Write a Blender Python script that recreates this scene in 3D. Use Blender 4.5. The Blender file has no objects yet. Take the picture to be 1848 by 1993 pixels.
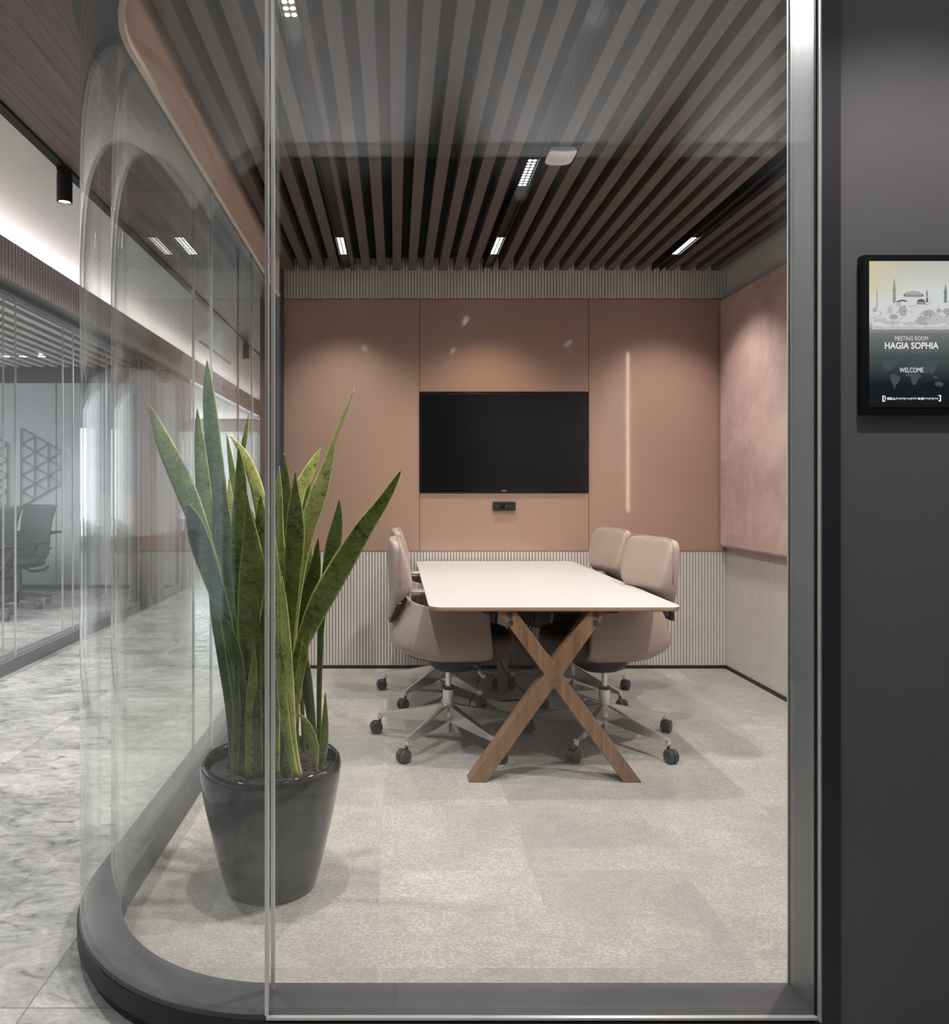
import bpy, bmesh, math, random
from mathutils import Vector, Matrix
random.seed(7)
S = bpy.context.scene
COL = S.collection
PI = math.pi

# ------------------------------------------------------------------ camera, world, lights, exposure
F = 1450.0; PX, PY = 770.0, 950.0; HC = 1.27           # focal length and principal point in pixels of 1848x1993, eye height
cd = bpy.data.cameras.new('camera'); cam = bpy.data.objects.new('camera', cd); COL.objects.link(cam)
cam.location = (0, 0, HC); cam.rotation_euler = (PI/2, 0, 0)
cd.sensor_fit = 'HORIZONTAL'; cd.sensor_width = 36; cd.lens = F/1848*36
cd.shift_x = (924-PX)/1848; cd.shift_y = -(996.5-PY)/1848
cd.clip_start = 0.02; cd.clip_end = 100
S.camera = cam
S.view_settings.view_transform = 'Standard'; S.view_settings.look = 'None'
S.view_settings.gamma = 1; S.view_settings.exposure = 0.0
try: S.view_settings.use_curve_mapping = False
except Exception: pass
S.cycles.use_denoising = True
S.cycles.max_bounces = 10; S.cycles.diffuse_bounces = 4; S.cycles.glossy_bounces = 4
S.cycles.transparent_max_bounces = 32; S.cycles.transmission_bounces = 6
S.cycles.sample_clamp_indirect = 6; S.cycles.caustics_reflective = False; S.cycles.caustics_refractive = False
W = bpy.data.worlds.new('sky'); S.world = W; W.use_nodes = True
W.node_tree.nodes['Background'].inputs[0].default_value = (0.80, 0.90, 1.0, 1)
W.node_tree.nodes['Background'].inputs[1].default_value = 0.9

def area(name, loc, aim, sx, sy, energy, color=(1, 1, 1), spread=180):
    l = bpy.data.lights.new(name, 'AREA'); l.shape = 'RECTANGLE'; l.size = sx; l.size_y = sy
    l.energy = energy; l.color = color; l.spread = math.radians(spread)
    o = bpy.data.objects.new(name, l); COL.objects.link(o); o.location = loc
    o.rotation_euler = (Vector(aim)-Vector(loc)).to_track_quat('-Z', 'Y').to_euler()
    return o
def spot(name, loc, aim, energy, color=(1, 1, 1), cone=120, blend=0.8, radius=0.02):
    l = bpy.data.lights.new(name, 'SPOT'); l.energy = energy; l.color = color
    l.spot_size = math.radians(cone); l.spot_blend = blend; l.shadow_soft_size = radius
    o = bpy.data.objects.new(name, l); COL.objects.link(o); o.location = loc
    o.rotation_euler = (Vector(aim)-Vector(loc)).to_track_quat('-Z', 'Y').to_euler()
    return o
# daylight through the window wall at the far end and the office windows
area('window_daylight', (-6.9, 6.6, 1.6), (0, 6.6, 1.4), 4.6, 1.5, 34, (0.97, 0.98, 1.0))
area('window_daylight', (-5.6, 16.9, 1.4), (-5.6, 0, 1.4), 6.6, 2.3, 260, (0.90, 0.96, 1.0))
# added lamps: corridor ledge uplight, spots behind the viewer, downlights without fixtures
area('added_ledge_uplight', (-2.60, 6.6, 2.668), (-2.60, 6.6001, 3.15), 0.04, 15.0, 34, (1, 0.95, 0.94), 150)  # added strip that brightens the white corridor ceiling
for sx, e in ((-1.3, 330), (-0.3, 560), (0.8, 640), (1.9, 640), (2.8, 600)):
    spot('added_haze_spot', (sx, -2.82, 1.83), (sx*0.9, 1.05, 3.22), e*1.25, (0.97, 0.98, 1.0), 20, 0.9, 0.03)  # added to light the front ceiling, whose reflection hazes the glass
for sx, sy, e in ((-2.2, 1.0, 80), (-2.2, 3.6, 165), (-2.2, 6.6, 180), (-2.2, 10.5, 150)):
    spot('unseen_downlight', (sx, sy, 2.93), (sx, sy, 0), e, (1, 0.97, 0.95), 108, 0.5, 0.04)  # no fixtures modelled; added to brighten the corridor
spot('unseen_downlight', (1.15, 0.95, 2.93), (1.15, 0.95, 0), 46, (1, 0.97, 0.95), 96, 0.4, 0.02)
area('office_panel_light', (-4.6, 5.5, 2.79), (-4.6, 5.5, 0), 1.0, 5.0, 130, (1, 0.97, 0.94), 120)
WARM = (1.0, 0.80, 0.60); NEUT = (1.0, 0.95, 0.92)
ROOM_LIGHTS = [(-0.338, 4.70, 84, NEUT, 100), (0.64, 4.70, 70, WARM, 100), (1.82, 4.70, 84, NEUT, 100), (0.64, 3.62, 100, NEUT, 150),
               (-0.338, 2.27, 125, NEUT, 150), (1.70, 2.60, 170, NEUT, 150), (0.64, 2.20, 120, NEUT, 150)]
for lx, ly, e, c, cone in ROOM_LIGHTS:
    spot('track_module_light', (lx, ly, 2.765), (lx, ly, 0), e, c, cone, 0.9, 0.035)

# ------------------------------------------------------------------ helpers
def at(px, py, Y): return Vector(((px-PX)*Y/F, Y, HC-(py-PY)*Y/F))
def c(r, g, b):
    f = lambda v: (v/255)/12.92 if v/255 <= 0.04045 else ((v/255+0.055)/1.055)**2.4
    return (f(r), f(g), f(b), 1)
class NT:
    def __init__(s, name):
        s.m = bpy.data.materials.new(name); s.m.use_nodes = True; s.t = s.m.node_tree; s.n = s.t.nodes; s.l = s.t.links
        s.b = s.n['Principled BSDF']; s.o = s.n['Material Output']
    def add(s, ty, **k):
        x = s.n.new(ty)
        for a, v in k.items():
            if a.startswith('_'): x.inputs[int(a[1:])].default_value = v
            else: setattr(x, a, v)
        return x
    def link(s, a, b): s.l.new(a, b)
    def pos(s): return s.add('ShaderNodeNewGeometry').outputs['Position']
    def obj(s): return s.add('ShaderNodeTexCoord').outputs['Object']
    def mapped(s, src, scale): 
        m = s.add('ShaderNodeMapping'); m.inputs['Scale'].default_value = scale; s.link(src, m.inputs[0]); return m.outputs[0]
    def noise(s, src, scale, detail=4, rough=0.5, dist=0):
        x = s.add('ShaderNodeTexNoise'); x.inputs['Scale'].default_value = scale; x.inputs['Detail'].default_value = detail
        x.inputs['Roughness'].default_value = rough; x.inputs['Distortion'].default_value = dist
        s.link(src, x.inputs['Vector']); return x.outputs['Fac']
    def math(s, op, a, b=None, clamp=False):
        x = s.add('ShaderNodeMath'); x.operation = op; x.use_clamp = clamp
        for i, v in enumerate((a, b)):
            if v is None: continue
            if isinstance(v, (int, float)): x.inputs[i].default_value = v
            else: s.link(v, x.inputs[i])
        return x.outputs[0]
    def ramp(s, fac, stops):
        x = s.add('ShaderNodeValToRGB'); e = x.color_ramp.elements
        while len(e) < len(stops): e.new(0.5)
        for i, (p, col) in enumerate(stops): e[i].position = p; e[i].color = col
        s.link(fac, x.inputs[0]); return x.outputs[0]
    def mix(s, fac, a, b, mode='MIX'):
        x = s.add('ShaderNodeMix'); x.data_type = 'RGBA'; x.blend_type = mode
        for i, v in ((0, fac), (6, a), (7, b)):
            if isinstance(v, (int, float, tuple)): x.inputs[i].default_value = v
            else: s.link(v, x.inputs[i])
        return x.outputs[2]
    def bump(s, h, strength=0.2, dist=0.01):
        x = s.add('ShaderNodeBump'); x.inputs['Strength'].default_value = strength; x.inputs['Distance'].default_value = dist
        s.link(h, x.inputs['Height']); s.link(x.outputs[0], s.b.inputs['Normal'])
    def col(s, v):
        if isinstance(v, tuple): s.b.inputs['Base Color'].default_value = v
        else: s.link(v, s.b.inputs['Base Color'])
M = {}
def basic(name, col, rough=0.5, metal=0.0, var=0.06, scale=8, bump=0.0, bscale=200, coat=0.0, stretch=(1, 1, 1), spec=None):
    t = NT(name); p = t.mapped(t.obj(), stretch)
    n = t.noise(p, scale)
    lo = tuple(max(0, v*(1-var)) for v in col[:3])+(1,); hi = tuple(min(1, v*(1+var)) for v in col[:3])+(1,)
    t.col(t.ramp(n, [(0.3, lo), (0.7, hi)]))
    t.b.inputs['Roughness'].default_value = rough; t.b.inputs['Metallic'].default_value = metal
    if coat: t.b.inputs['Coat Weight'].default_value = coat; t.b.inputs['Coat Roughness'].default_value = 0.06
    if spec is not None: t.b.inputs['Specular IOR Level'].default_value = spec
    if bump: t.bump(t.noise(p, bscale, 3), bump, 0.002)
    M[name] = t.m; return t
def emis(name, col, strength):
    t = NT(name); e = t.add('ShaderNodeEmission'); e.inputs[0].default_value = col; e.inputs[1].default_value = strength
    t.link(e.outputs[0], t.o.inputs[0]); M[name] = t.m; return t

basic('rib_paint', c(208, 201, 195), 0.45, var=0.02)
basic('rib_dark', c(92, 82, 80), 0.5, var=0.03)
basic('groove', c(40, 38, 38), 0.7)
basic('panel_lacquer', c(170, 139, 123), 0.32, var=0.02, scale=2, coat=1.0)
basic('panel_edge', c(205, 170, 150), 0.3, metal=0.3)
basic('slat', c(88, 78, 76), 0.55, var=0.05, stretch=(12, 0.6, 12))
basic('void_black', c(12, 12, 13), 0.9)
basic('track_black', c(22, 24, 28), 0.5)
basic('black_gloss', c(8, 9, 11), 0.12, var=0.0, coat=0.3)
basic('screen_glass', c(7, 8, 9), 0.22, var=0.0)
basic('black_plastic', c(20, 21, 23), 0.45, bump=0.05)
basic('caster_plastic', c(44, 48, 50), 0.4)
basic('pan_plastic', c(36, 40, 46), 0.5)
basic('chrome', c(230, 227, 225), 0.25, 0.84, var=0.01)
basic('brushed', c(176, 174, 172), 0.3, 1.0, var=0.03)
basic('frame_grey', c(128, 130, 133), 0.38, 0.35, var=0.03, scale=3, stretch=(1, 1, 8))
basic('frame_dark', c(72, 68, 77), 0.4, 0.2, var=0.03)
basic('frame_black', c(24, 24, 27), 0.55, var=0.05)
basic('frame_light', c(205, 203, 202), 0.3, 0.3)
basic('joint_metal', c(240, 238, 236), 0.3, 0.3, var=0.02)
basic('plinth_black', c(14, 14, 16), 0.35)
basic('wall_dark', c(122, 119, 121), 0.6, var=0.05, scale=1.5, bump=0.04, bscale=120)
basic('plaster', c(232, 226, 224), 0.8, var=0.015, scale=1)
basic('plaster_grey', c(226, 222, 222), 0.8, var=0.02, scale=1)
basic('beige_strip', c(226, 204, 188), 0.6, var=0.02)
basic('cream_edge', c(214, 200, 178), 0.5, var=0.02)
basic('tabletop', c(203, 199, 196), 0.33, var=0.015, scale=4)
basic('table_edge', c(150, 122, 104), 0.5)
basic('plastic_white', c(226, 226, 228), 0.4, var=0.0)
basic('leather', c(166, 148, 138), 0.42, var=0.03, scale=5, bump=0.12, bscale=260)
basic('seat_dark', c(86, 66, 58), 0.5, var=0.04, bump=0.08)
basic('bracket_black', c(14, 14, 15), 0.3)
basic('pot_gloss', c(20, 21, 23), 0.1, var=0.02, coat=0.4)
basic('office_mesh', c(26, 27, 29), 0.7, bump=0.1)
basic('office_metal', c(120, 122, 124), 0.35, 0.5)
basic('white_panel', c(205, 206, 208), 0.35, var=0.02)
basic('steel_door', c(150, 145, 145), 0.3, 0.4)
basic('cable_black', c(16, 17, 19), 0.5)
basic('tile_joint', c(110, 110, 110), 0.7)
emis('led', (1, 0.97, 0.93, 1), 14.0)
emis('lamp_disc', (1, 0.95, 0.9, 1), 9.0)
emis('slit', (1, 0.78, 0.66, 1), 36.0)

# suede wall panel
t = NT('suede'); p = t.obj()
n1 = t.noise(p, 2.4, 6, 0.65, 0.6); n2 = t.noise(p, 60, 3)
t.col(t.mix(t.math('MULTIPLY', n2, 0.35), t.ramp(n1, [(0.3, c(176, 138, 130)), (0.7, c(226, 190, 178))]), c(140, 112, 106)))
t.b.inputs['Roughness'].default_value = 0.85; t.b.inputs['Sheen Weight'].default_value = 0.25
t.bump(n2, 0.2, 0.003); M['suede'] = t.m
# walnut of the table legs
t = NT('walnut'); p = t.mapped(t.obj(), (1, 1, 1))
n = t.noise(t.mapped(t.obj(), (60, 60, 2.2)), 1.0, 6, 0.6, 0.4)
t.col(t.ramp(n, [(0.25, c(92, 68, 50)), (0.5, c(132, 100, 74)), (0.75, c(156, 120, 90))]))
t.b.inputs['Roughness'].default_value = 0.45; t.bump(n, 0.08, 0.002); M['walnut'] = t.m
# dark wood ceiling
t = NT('wood_ceiling'); n = t.noise(t.mapped(t.pos(), (46, 1.1, 1)), 1.0, 7, 0.65, 0.3); n2 = t.noise(t.pos(), 1.3, 2)
sep = t.add('ShaderNodeSeparateXYZ'); t.link(t.pos(), sep.inputs[0])
g = t.math('LESS_THAN', t.math('ABSOLUTE', t.math('SUBTRACT', t.math('MODULO', t.math('ADD', sep.outputs[1], 20.0-2.66+1.2), 2.4), 1.2)), 0.004)
base = t.ramp(n, [(0.25, c(92, 77, 77)), (0.5, c(128, 110, 109)), (0.8, c(162, 143, 141))])
t.col(t.mix(g, base, c(60, 40, 34)))
t.b.inputs['Roughness'].default_value = 0.5; t.bump(n, 0.06, 0.002); M['wood_ceiling'] = t.m
# stone tiles, 0.9 m
t = NT('stone_tile'); p = t.pos()
sep = t.add('ShaderNodeSeparateXYZ'); t.link(p, sep.inputs[0])
def grout(s, off, pitch, w):
    return t.math('LESS_THAN', t.math('ABSOLUTE', t.math('SUBTRACT', t.math('MODULO', t.math('ADD', s, 45*pitch-off+pitch/2), pitch), pitch/2)), w)
gr = t.math('MAXIMUM', grout(sep.outputs[0], -0.90, 0.9, 0.0016), grout(sep.outputs[1], 2.72, 0.9, 0.0016))
cell = t.add('ShaderNodeTexWhiteNoise', noise_dimensions='3D')
fl = t.add('ShaderNodeVectorMath'); fl.operation = 'FLOOR'
mp = t.add('ShaderNodeMapping'); mp.inputs['Location'].default_value = (0.001+1.0, -2.72/0.9, 0); mp.inputs['Scale'].default_value = (1/0.9, 1/0.9, 0)
t.link(p, mp.inputs[0]); t.link(mp.outputs[0], fl.inputs[0]); t.link(fl.outputs[0], cell.inputs[0])
off = t.add('ShaderNodeVectorMath'); off.operation = 'MULTIPLY_ADD'; t.link(cell.outputs['Color'], off.inputs[0]); off.inputs[1].default_value = (9, 9, 9); t.link(p, off.inputs[2])
st = t.mapped(off.outputs[0], (1.0, 1.6, 1))
a1 = t.noise(st, 1.6, 8, 0.62, 0.9); a2 = t.noise(st, 9, 8, 0.72, 1.2); a3 = t.noise(st, 55, 4, 0.7)
m1 = t.ramp(t.math('ADD', t.math('MULTIPLY', a1, 0.5), t.math('MULTIPLY', a2, 0.5)), [(0.38, c(112, 113, 112)), (0.48, c(164, 164, 162)), (0.6, c(202, 201, 198))])
vein = t.ramp(a2, [(0.30, (1, 1, 1, 1)), (0.42, (0, 0, 0, 1))])
m2 = t.mix(t.math('MULTIPLY', vein, 0.85), m1, c(84, 84, 83))
m3 = t.mix(t.math('MULTIPLY', t.ramp(a3, [(0.35, (1, 1, 1, 1)), (0.5, (0, 0, 0, 1))]), 0.35), m2, c(120, 119, 117))
t.col(t.mix(gr, m3, c(116, 115, 113)))
t.b.inputs['Roughness'].default_value = 0.3
rr = t.ramp(a2, [(0.3, (0.42, 0.42, 0.42, 1)), (0.6, (0.2, 0.2, 0.2, 1))]); t.link(rr, t.b.inputs['Roughness'])
t.bump(a3, 0.05, 0.002); M['stone_tile'] = t.m
# loop carpet in 0.5 m squares of slightly different tone
t = NT('carpet'); p = t.pos()
mp = t.add('ShaderNodeMapping'); mp.inputs['Location'].default_value = (0.1, 0.08, 0); mp.inputs['Scale'].default_value = (2, 2, 0); t.link(p, mp.inputs[0])
fl = t.add('ShaderNodeVectorMath'); fl.operation = 'FLOOR'; t.link(mp.outputs[0], fl.inputs[0])
wn = t.add('ShaderNodeTexWhiteNoise', noise_dimensions='3D'); t.link(fl.outputs[0], wn.inputs[0])
off = t.add('ShaderNodeVectorMath'); off.operation = 'MULTIPLY_ADD'; t.link(wn.outputs['Color'], off.inputs[0]); off.inputs[1].default_value = (5, 5, 5); t.link(p, off.inputs[2])
big = t.noise(off.outputs[0], 2.2, 5, 0.6, 0.5); mid = t.noise(t.mapped(off.outputs[0], (1, 3, 1)), 9, 4, 0.6)
vo = t.add('ShaderNodeTexVoronoi'); vo.inputs['Scale'].default_value = 130; t.link(t.mapped(p, (0.75, 1.25, 1)), vo.inputs['Vector'])
fine = vo.outputs['Distance']; fn = t.noise(p, 260, 3, 0.7)
tone = t.math('ADD', t.math('MULTIPLY', big, 0.55), t.math('ADD', t.math('MULTIPLY', mid, 0.25), t.math('MULTIPLY', wn.outputs['Value'], 0.12)))
cc = t.ramp(tone, [(0.36, c(146, 142, 137)), (0.5, c(172, 167, 161)), (0.64, c(196, 190, 182))])
speck = t.math('MULTIPLY', t.ramp(fine, [(0.25, (0, 0, 0, 1)), (0.62, (1, 1, 1, 1))]), 0.55)
cc = t.mix(speck, cc, c(112, 108, 103))
cc = t.mix(t.math('MULTIPLY', fn, 0.22), cc, c(228, 222, 214))
t.col(cc); t.b.inputs['Roughness'].default_value = 0.95
t.bump(t.math('SUBTRACT', 1.0, fine), 0.5, 0.003); M['carpet'] = t.m
# soil
t = NT('soil'); p = t.obj(); n = t.noise(p, 90, 6, 0.75); n2 = t.noise(p, 26, 4)
t.col(t.mix(t.ramp(n2, [(0.45, (0, 0, 0, 1)), (0.7, (0.7, 0.7, 0.7, 1))]), t.ramp(n, [(0.35, c(34, 28, 24)), (0.55, c(78, 66, 54)), (0.75, c(150, 132, 108))]), c(62, 48, 38)))
t.b.inputs['Roughness'].default_value = 0.95; t.bump(n, 1.0, 0.02); M['soil'] = t.m
# snake plant leaf: u across, v along
def leaf_mat(name, dark, mid_, pale, edge):
    t = NT(name); uv = t.add('ShaderNodeUVMap').outputs[0]
    sp = t.add('ShaderNodeSeparateXYZ'); t.link(uv, sp.inputs[0])
    info = t.add('ShaderNodeObjectInfo')
    cmb = t.add('ShaderNodeCombineXYZ'); t.link(t.math('MULTIPLY', sp.outputs[0], 3.2), cmb.inputs[0]); t.link(t.math('MULTIPLY', sp.outputs[1], 95), cmb.inputs[1])
    t.link(t.math('MULTIPLY', info.outputs['Random'], 40), cmb.inputs[2])
    n = t.noise(cmb.outputs[0], 1.0, 4, 0.6, 0.9)
    broad = t.noise(cmb.outputs[0], 0.16, 2)
    base = t.ramp(t.math('ADD', t.math('MULTIPLY', n, 0.65), t.math('MULTIPLY', broad, 0.35)), [(0.36, dark), (0.44, mid_), (0.60, pale)])
    e = t.math('MULTIPLY', t.math('ABSOLUTE', t.math('SUBTRACT', sp.outputs[0], 0.5)), 2.0)
    em = t.ramp(e, [(0.86, (0, 0, 0, 1)), (0.97, (1, 1, 1, 1))])
    hv = t.math('ADD', 0.95, t.math('MULTIPLY', info.outputs['Random'], 0.5))
    cc = t.mix(em, base, edge)
    hs = t.add('ShaderNodeHueSaturation'); t.link(cc, hs.inputs['Color']); t.link(hv, hs.inputs['Value'])
    t.col(hs.outputs[0]); t.b.inputs['Roughness'].default_value = 0.38
    t.b.inputs['Subsurface Weight'].default_value = 0.0
    t.bump(n, 0.15, 0.003); M[name] = t.m
leaf_mat('leaf_dark', c(30, 42, 22), c(62, 76, 36), c(92, 104, 50), c(120, 128, 62))
leaf_mat('leaf_mid', c(46, 60, 28), c(100, 114, 52), c(140, 148, 76), c(176, 178, 96))
leaf_mat('leaf_pale', c(92, 104, 50), c(158, 164, 92), c(190, 192, 118), c(208, 206, 128))
# architectural glass: solid slabs, each face reflects by Schlick's law, rest passes tinted
def glass(name, tint):
    t = NT(name)
    for x in (t.b,): t.n.remove(x)
    lw = t.add('ShaderNodeLayerWeight'); lw.inputs[0].default_value = 0.5
    f = t.math('ADD', t.math('MULTIPLY', t.math('POWER', lw.outputs['Facing'], 7.0), 0.85), 0.042)
    tr = t.add('ShaderNodeBsdfTransparent'); tr.inputs[0].default_value = tint
    gl = t.add('ShaderNodeBsdfGlossy'); gl.inputs['Roughness'].default_value = 0.0; gl.inputs[0].default_value = (1, 1, 1, 1)
    mx = t.add('ShaderNodeMixShader'); t.link(f, mx.inputs[0]); t.link(tr.outputs[0], mx.inputs[1]); t.link(gl.outputs[0], mx.inputs[2])
    t.link(mx.outputs[0], t.o.inputs[0]); M[name] = t.m
glass('glass', (0.985, 0.992, 0.988, 1))
glass('glass_office', (0.975, 0.985, 0.982, 1))

class MB:
    def __init__(s): s.v = []; s.f = []; s.mi = []; s.uv = None
    def quad(s, *p, mi=0):
        b = len(s.v); s.v += [tuple(q) for q in p]; s.f.append(tuple(range(b, b+len(p)))); s.mi.append(mi)
    def box(s, x0, x1, y0, y1, z0, z1, mi=0, mat=None):
        b = len(s.v)
        vs = [(x, y, z) for z in (z0, z1) for y in (y0, y1) for x in (x0, x1)]
        if mat: vs = [tuple(mat @ Vector(q)) for q in vs]
        s.v += vs
        for f in ((0, 2, 3, 1), (4, 5, 7, 6), (0, 1, 5, 4), (2, 6, 7, 3), (0, 4, 6, 2), (1, 3, 7, 5)):
            s.f.append(tuple(b+i for i in f)); s.mi.append(mi)
        return s
    def loft(s, loops, cap=True, closed=True, mi=0):
        b = len(s.v); n = len(loops[0])
        for l in loops: s.v += [tuple(q) for q in l]
        for i in range(len(loops)-1):
            for j in range(n if closed else n-1):
                k = (j+1) % n
                s.f.append((b+i*n+j, b+i*n+k, b+(i+1)*n+k, b+(i+1)*n+j)); s.mi.append(mi)
        if cap:
            s.f.append(tuple(b+j for j in reversed(range(n)))); s.mi.append(mi)
            s.f.append(tuple(b+(len(loops)-1)*n+j for j in range(n))); s.mi.append(mi)
        return s
    def lathe(s, prof, cx=0, cy=0, n=32, cap=True, mi=0, mat=None):
        loops = []
        for r, z in prof:
            l = [Vector((cx+r*math.cos(2*PI*k/n), cy+r*math.sin(2*PI*k/n), z)) for k in range(n)]
            if mat: l = [mat @ q for q in l]
            loops.append(l)
        return s.loft(loops, cap, True, mi)
    def tube(s, pts, r, n=8, mi=0):
        pts = [Vector(p) for p in pts]; loops = []
        rs = r if isinstance(r, (list, tuple)) else [r]*len(pts)
        up = Vector((0.13, 0.31, 0.94)).normalized()
        for i, p in enumerate(pts):
            d = (pts[min(i+1, len(pts)-1)]-pts[max(i-1, 0)]).normalized()
            a = d.cross(up)
            if a.length < 1e-3: a = d.cross(Vector((1, 0, 0)))
            a.normalize(); bb = d.cross(a).normalized()
            loops.append([p+a*rs[i]*math.cos(2*PI*k/n)+bb*rs[i]*math.sin(2*PI*k/n) for k in range(n)])
        return s.loft(loops, True, True, mi)
    def build(s, name, mats, parent=None, smooth=False, bevel=0, sub=0, solid=0, seg=2, loc=None):
        me = bpy.data.meshes.new(name); me.from_pydata(s.v, [], s.f)
        if not isinstance(mats, (list, tuple)): mats = [mats]
        for m in mats: me.materials.append(M[m])
        for p, i in zip(me.polygons, s.mi): p.material_index = i
        if s.uv:
            ul = me.uv_layers.new(name='UVMap')
            for lp in me.loops: ul.data[lp.index].uv = s.uv[lp.vertex_index]
        bm = bmesh.new(); bm.from_mesh(me)
        if not s.uv: bmesh.ops.remove_doubles(bm, verts=bm.verts, dist=1e-6)
        bmesh.ops.recalc_face_normals(bm, faces=bm.faces); bm.to_mesh(me); bm.free()
        me.update()
        o = bpy.data.objects.new(name, me); COL.objects.link(o)
        if parent: o.parent = parent
        if loc: o.location = loc
        if solid: q = o.modifiers.new('t', 'SOLIDIFY'); q.thickness = solid; q.offset = 0
        if bevel: q = o.modifiers.new('b', 'BEVEL'); q.width = bevel; q.segments = seg; q.limit_method = 'ANGLE'
        if sub: q = o.modifiers.new('s', 'SUBSURF'); q.levels = sub; q.render_levels = sub
        if smooth:
            for p in me.polygons: p.use_smooth = True
            if smooth == 'auto':
                me.polygons.foreach_set('use_smooth', [True]*len(me.polygons))
                q = bpy.data.objects  # sharp edges by angle
                bm = bmesh.new(); bm.from_mesh(me)
                for e in bm.edges:
                    if len(e.link_faces) == 2 and e.calc_face_angle(0) > 0.7: e.smooth = False
                bm.to_mesh(me); bm.free()
        return o
def tag(o, label=None, cat=None, group=None, kind=None):
    for k, v in (('label', label), ('category', cat), ('group', group), ('kind', kind)):
        if v: o[k] = v
    return o
def empty(name, loc=(0, 0, 0), rz=0, parent=None):
    o = bpy.data.objects.new(name, None); COL.objects.link(o); o.location = loc; o.rotation_euler = (0, 0, rz); o.empty_display_size = 0.1
    if parent: o.parent = parent
    return o
def struct(o): o['kind'] = 'structure'; return o
def copy_tree(o, parent=None):
    k = o.copy(); COL.objects.link(k); k.parent = parent
    for ch in list(o.children): copy_tree(ch, k)
    return k
def rrect(cx, cy, w, h, r, n=6):
    pts = []
    for (sx, sy, a0) in ((1, 1, 0), (-1, 1, 90), (-1, -1, 180), (1, -1, 270)):
        for k in range(n+1):
            a = math.radians(a0+90*k/n); pts.append((cx+sx*(w/2-r)+r*math.cos(a), cy+sy*(h/2-r)+r*math.sin(a)))
    return pts

# ------------------------------------------------------------------ room shell
BW = 5.217; RW = 2.32; ZC = 2.79; COR = 2.97          # back wall, right wall, slat underside, corridor ceiling
GX, GY, GR, YF = -0.286, 2.283, 0.628, 1.655           # corner centre, outer radius, front glass plane
LX = GX-GR                                             # outer face of the side glazing
JX = 0.93
def path(d, x1=JX, y1=BW, n=20, seg='all'):
    pts = []
    if seg in ('all', 'front'): pts.append((x1, YF+d))
    if seg in ('all', 'front', 'arc'):
        if seg == 'front': pts.append((GX, YF+d))
        else:
            for k in range(n+1):
                a = math.radians(270-90*k/n); pts.append((GX+(GR-d)*math.cos(a), GY+(GR-d)*math.sin(a)))
    if seg == 'all': pts.append((LX+d, y1))
    return pts
def sweep(mb, sec, seg='all', x1=JX, y1=BW, n=20, mi=0):
    cols = [path(d, x1, y1, n, seg) for d, z in sec]
    loops = [[(cols[j][i][0], cols[j][i][1], sec[j][1]) for j in range(len(sec))] for i in range(len(cols[0]))]
    return mb.loft(loops, True, True, mi)

struct(MB().box(-9.5, 3.3, -3.0, 18.0, -0.06, 0.0).build('floor', 'stone_tile'))
cp = path(0.10, 0.99, BW-0.001, 24)
mb = MB(); pts = [(x, y) for x, y in cp] + [(RW, BW-0.001), (RW, YF+0.10)]
mb.quad(*[(x, y, 0.008) for x, y in pts]); mb.quad(*[(x, y, 0.0005) for x, y in reversed(pts)])
n = len(pts)
for i in range(n):
    a, b = pts[i], pts[(i+1) % n]; mb.quad((a[0], a[1], 0.0005), (b[0], b[1], 0.0005), (b[0], b[1], 0.008), (a[0], a[1], 0.008))
o = mb.build('meeting_room_carpet', 'carpet'); tag(o, 'pale grey mottled loop carpet covering the meeting room floor', 'carpet')

# back wall with its ribbed bands and lacquered panels
struct(MB().box(-0.95, RW+0.1, BW+0.012, BW+0.13, 0, COR).build('wall_back', 'rib_dark'))
def ribs(name, axis, fixed, s0, s1, z0, z1, sign, mat, parent, pitch=0.0212, gw=0.0042, depth=0.007):
    mb = MB(); s = s0; prof = []
    while s < s1-1e-6:
        e = min(s+pitch-gw, s1)
        prof += [(s, 0), (e, 0), (e, depth), (min(e+gw, s1), depth)]
        s += pitch
    def P(q, z):
        u, d = q; return (u, fixed+sign*d, z) if axis == 'x' else (fixed+sign*d, u, z)
    for i in range(len(prof)-1):
        a, b = prof[i], prof[i+1]
        if a == b: continue
        mb.quad(P(a, z0), P(b, z0), P(b, z1), P(a, z1), mi=1 if a[1] == depth and b[1] == depth else 0)
    # closed back
    d = depth+0.004
    mb.quad(P((s0, d), z0), P((s1, d), z0), P((s1, d), z1), P((s0, d), z1))
    mb.quad(P((s0, 0), z1), P((s1, 0), z1), P((s1, d), z1), P((s0, d), z1)); mb.quad(P((s0, 0), z0), P((s1, 0), z0), P((s1, d), z0), P((s0, d), z0))
    return mb.build(name, [mat, 'groove'], parent)
wb = bpy.data.objects['wall_back']
ribs('ribbed_wainscot', 'x', BW, -0.82, RW, 0.0, 0.826, 1, 'rib_paint', wb)
ribs('ribbed_frieze', 'x', BW, -0.82, RW, 2.597, ZC+0.09, 1, 'rib_paint', wb)
g = 0.003
for (x0, x1, z0, z1) in ((-0.83, 0.169, 0.831, 2.592), (0.169, 1.353, 1.945, 2.592), (0.169, 1.353, 0.831, 1.234), (1.353, RW, 0.831, 2.592)):
    MB().box(x0+g/2, x1-g/2, BW-0.004, BW+0.012, z0, z1).build('lacquer_panel', 'panel_lacquer', wb, bevel=0.0015)
MB().box(-0.83, RW, BW-0.002, BW+0.01, 0.826, 0.829).build('panel_trim', 'panel_edge', wb)
struct(MB().box(-0.82, RW, BW-0.008, BW+0.004, 0.008, 0.03).build('baseboard_back', 'frame_black'))
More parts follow.
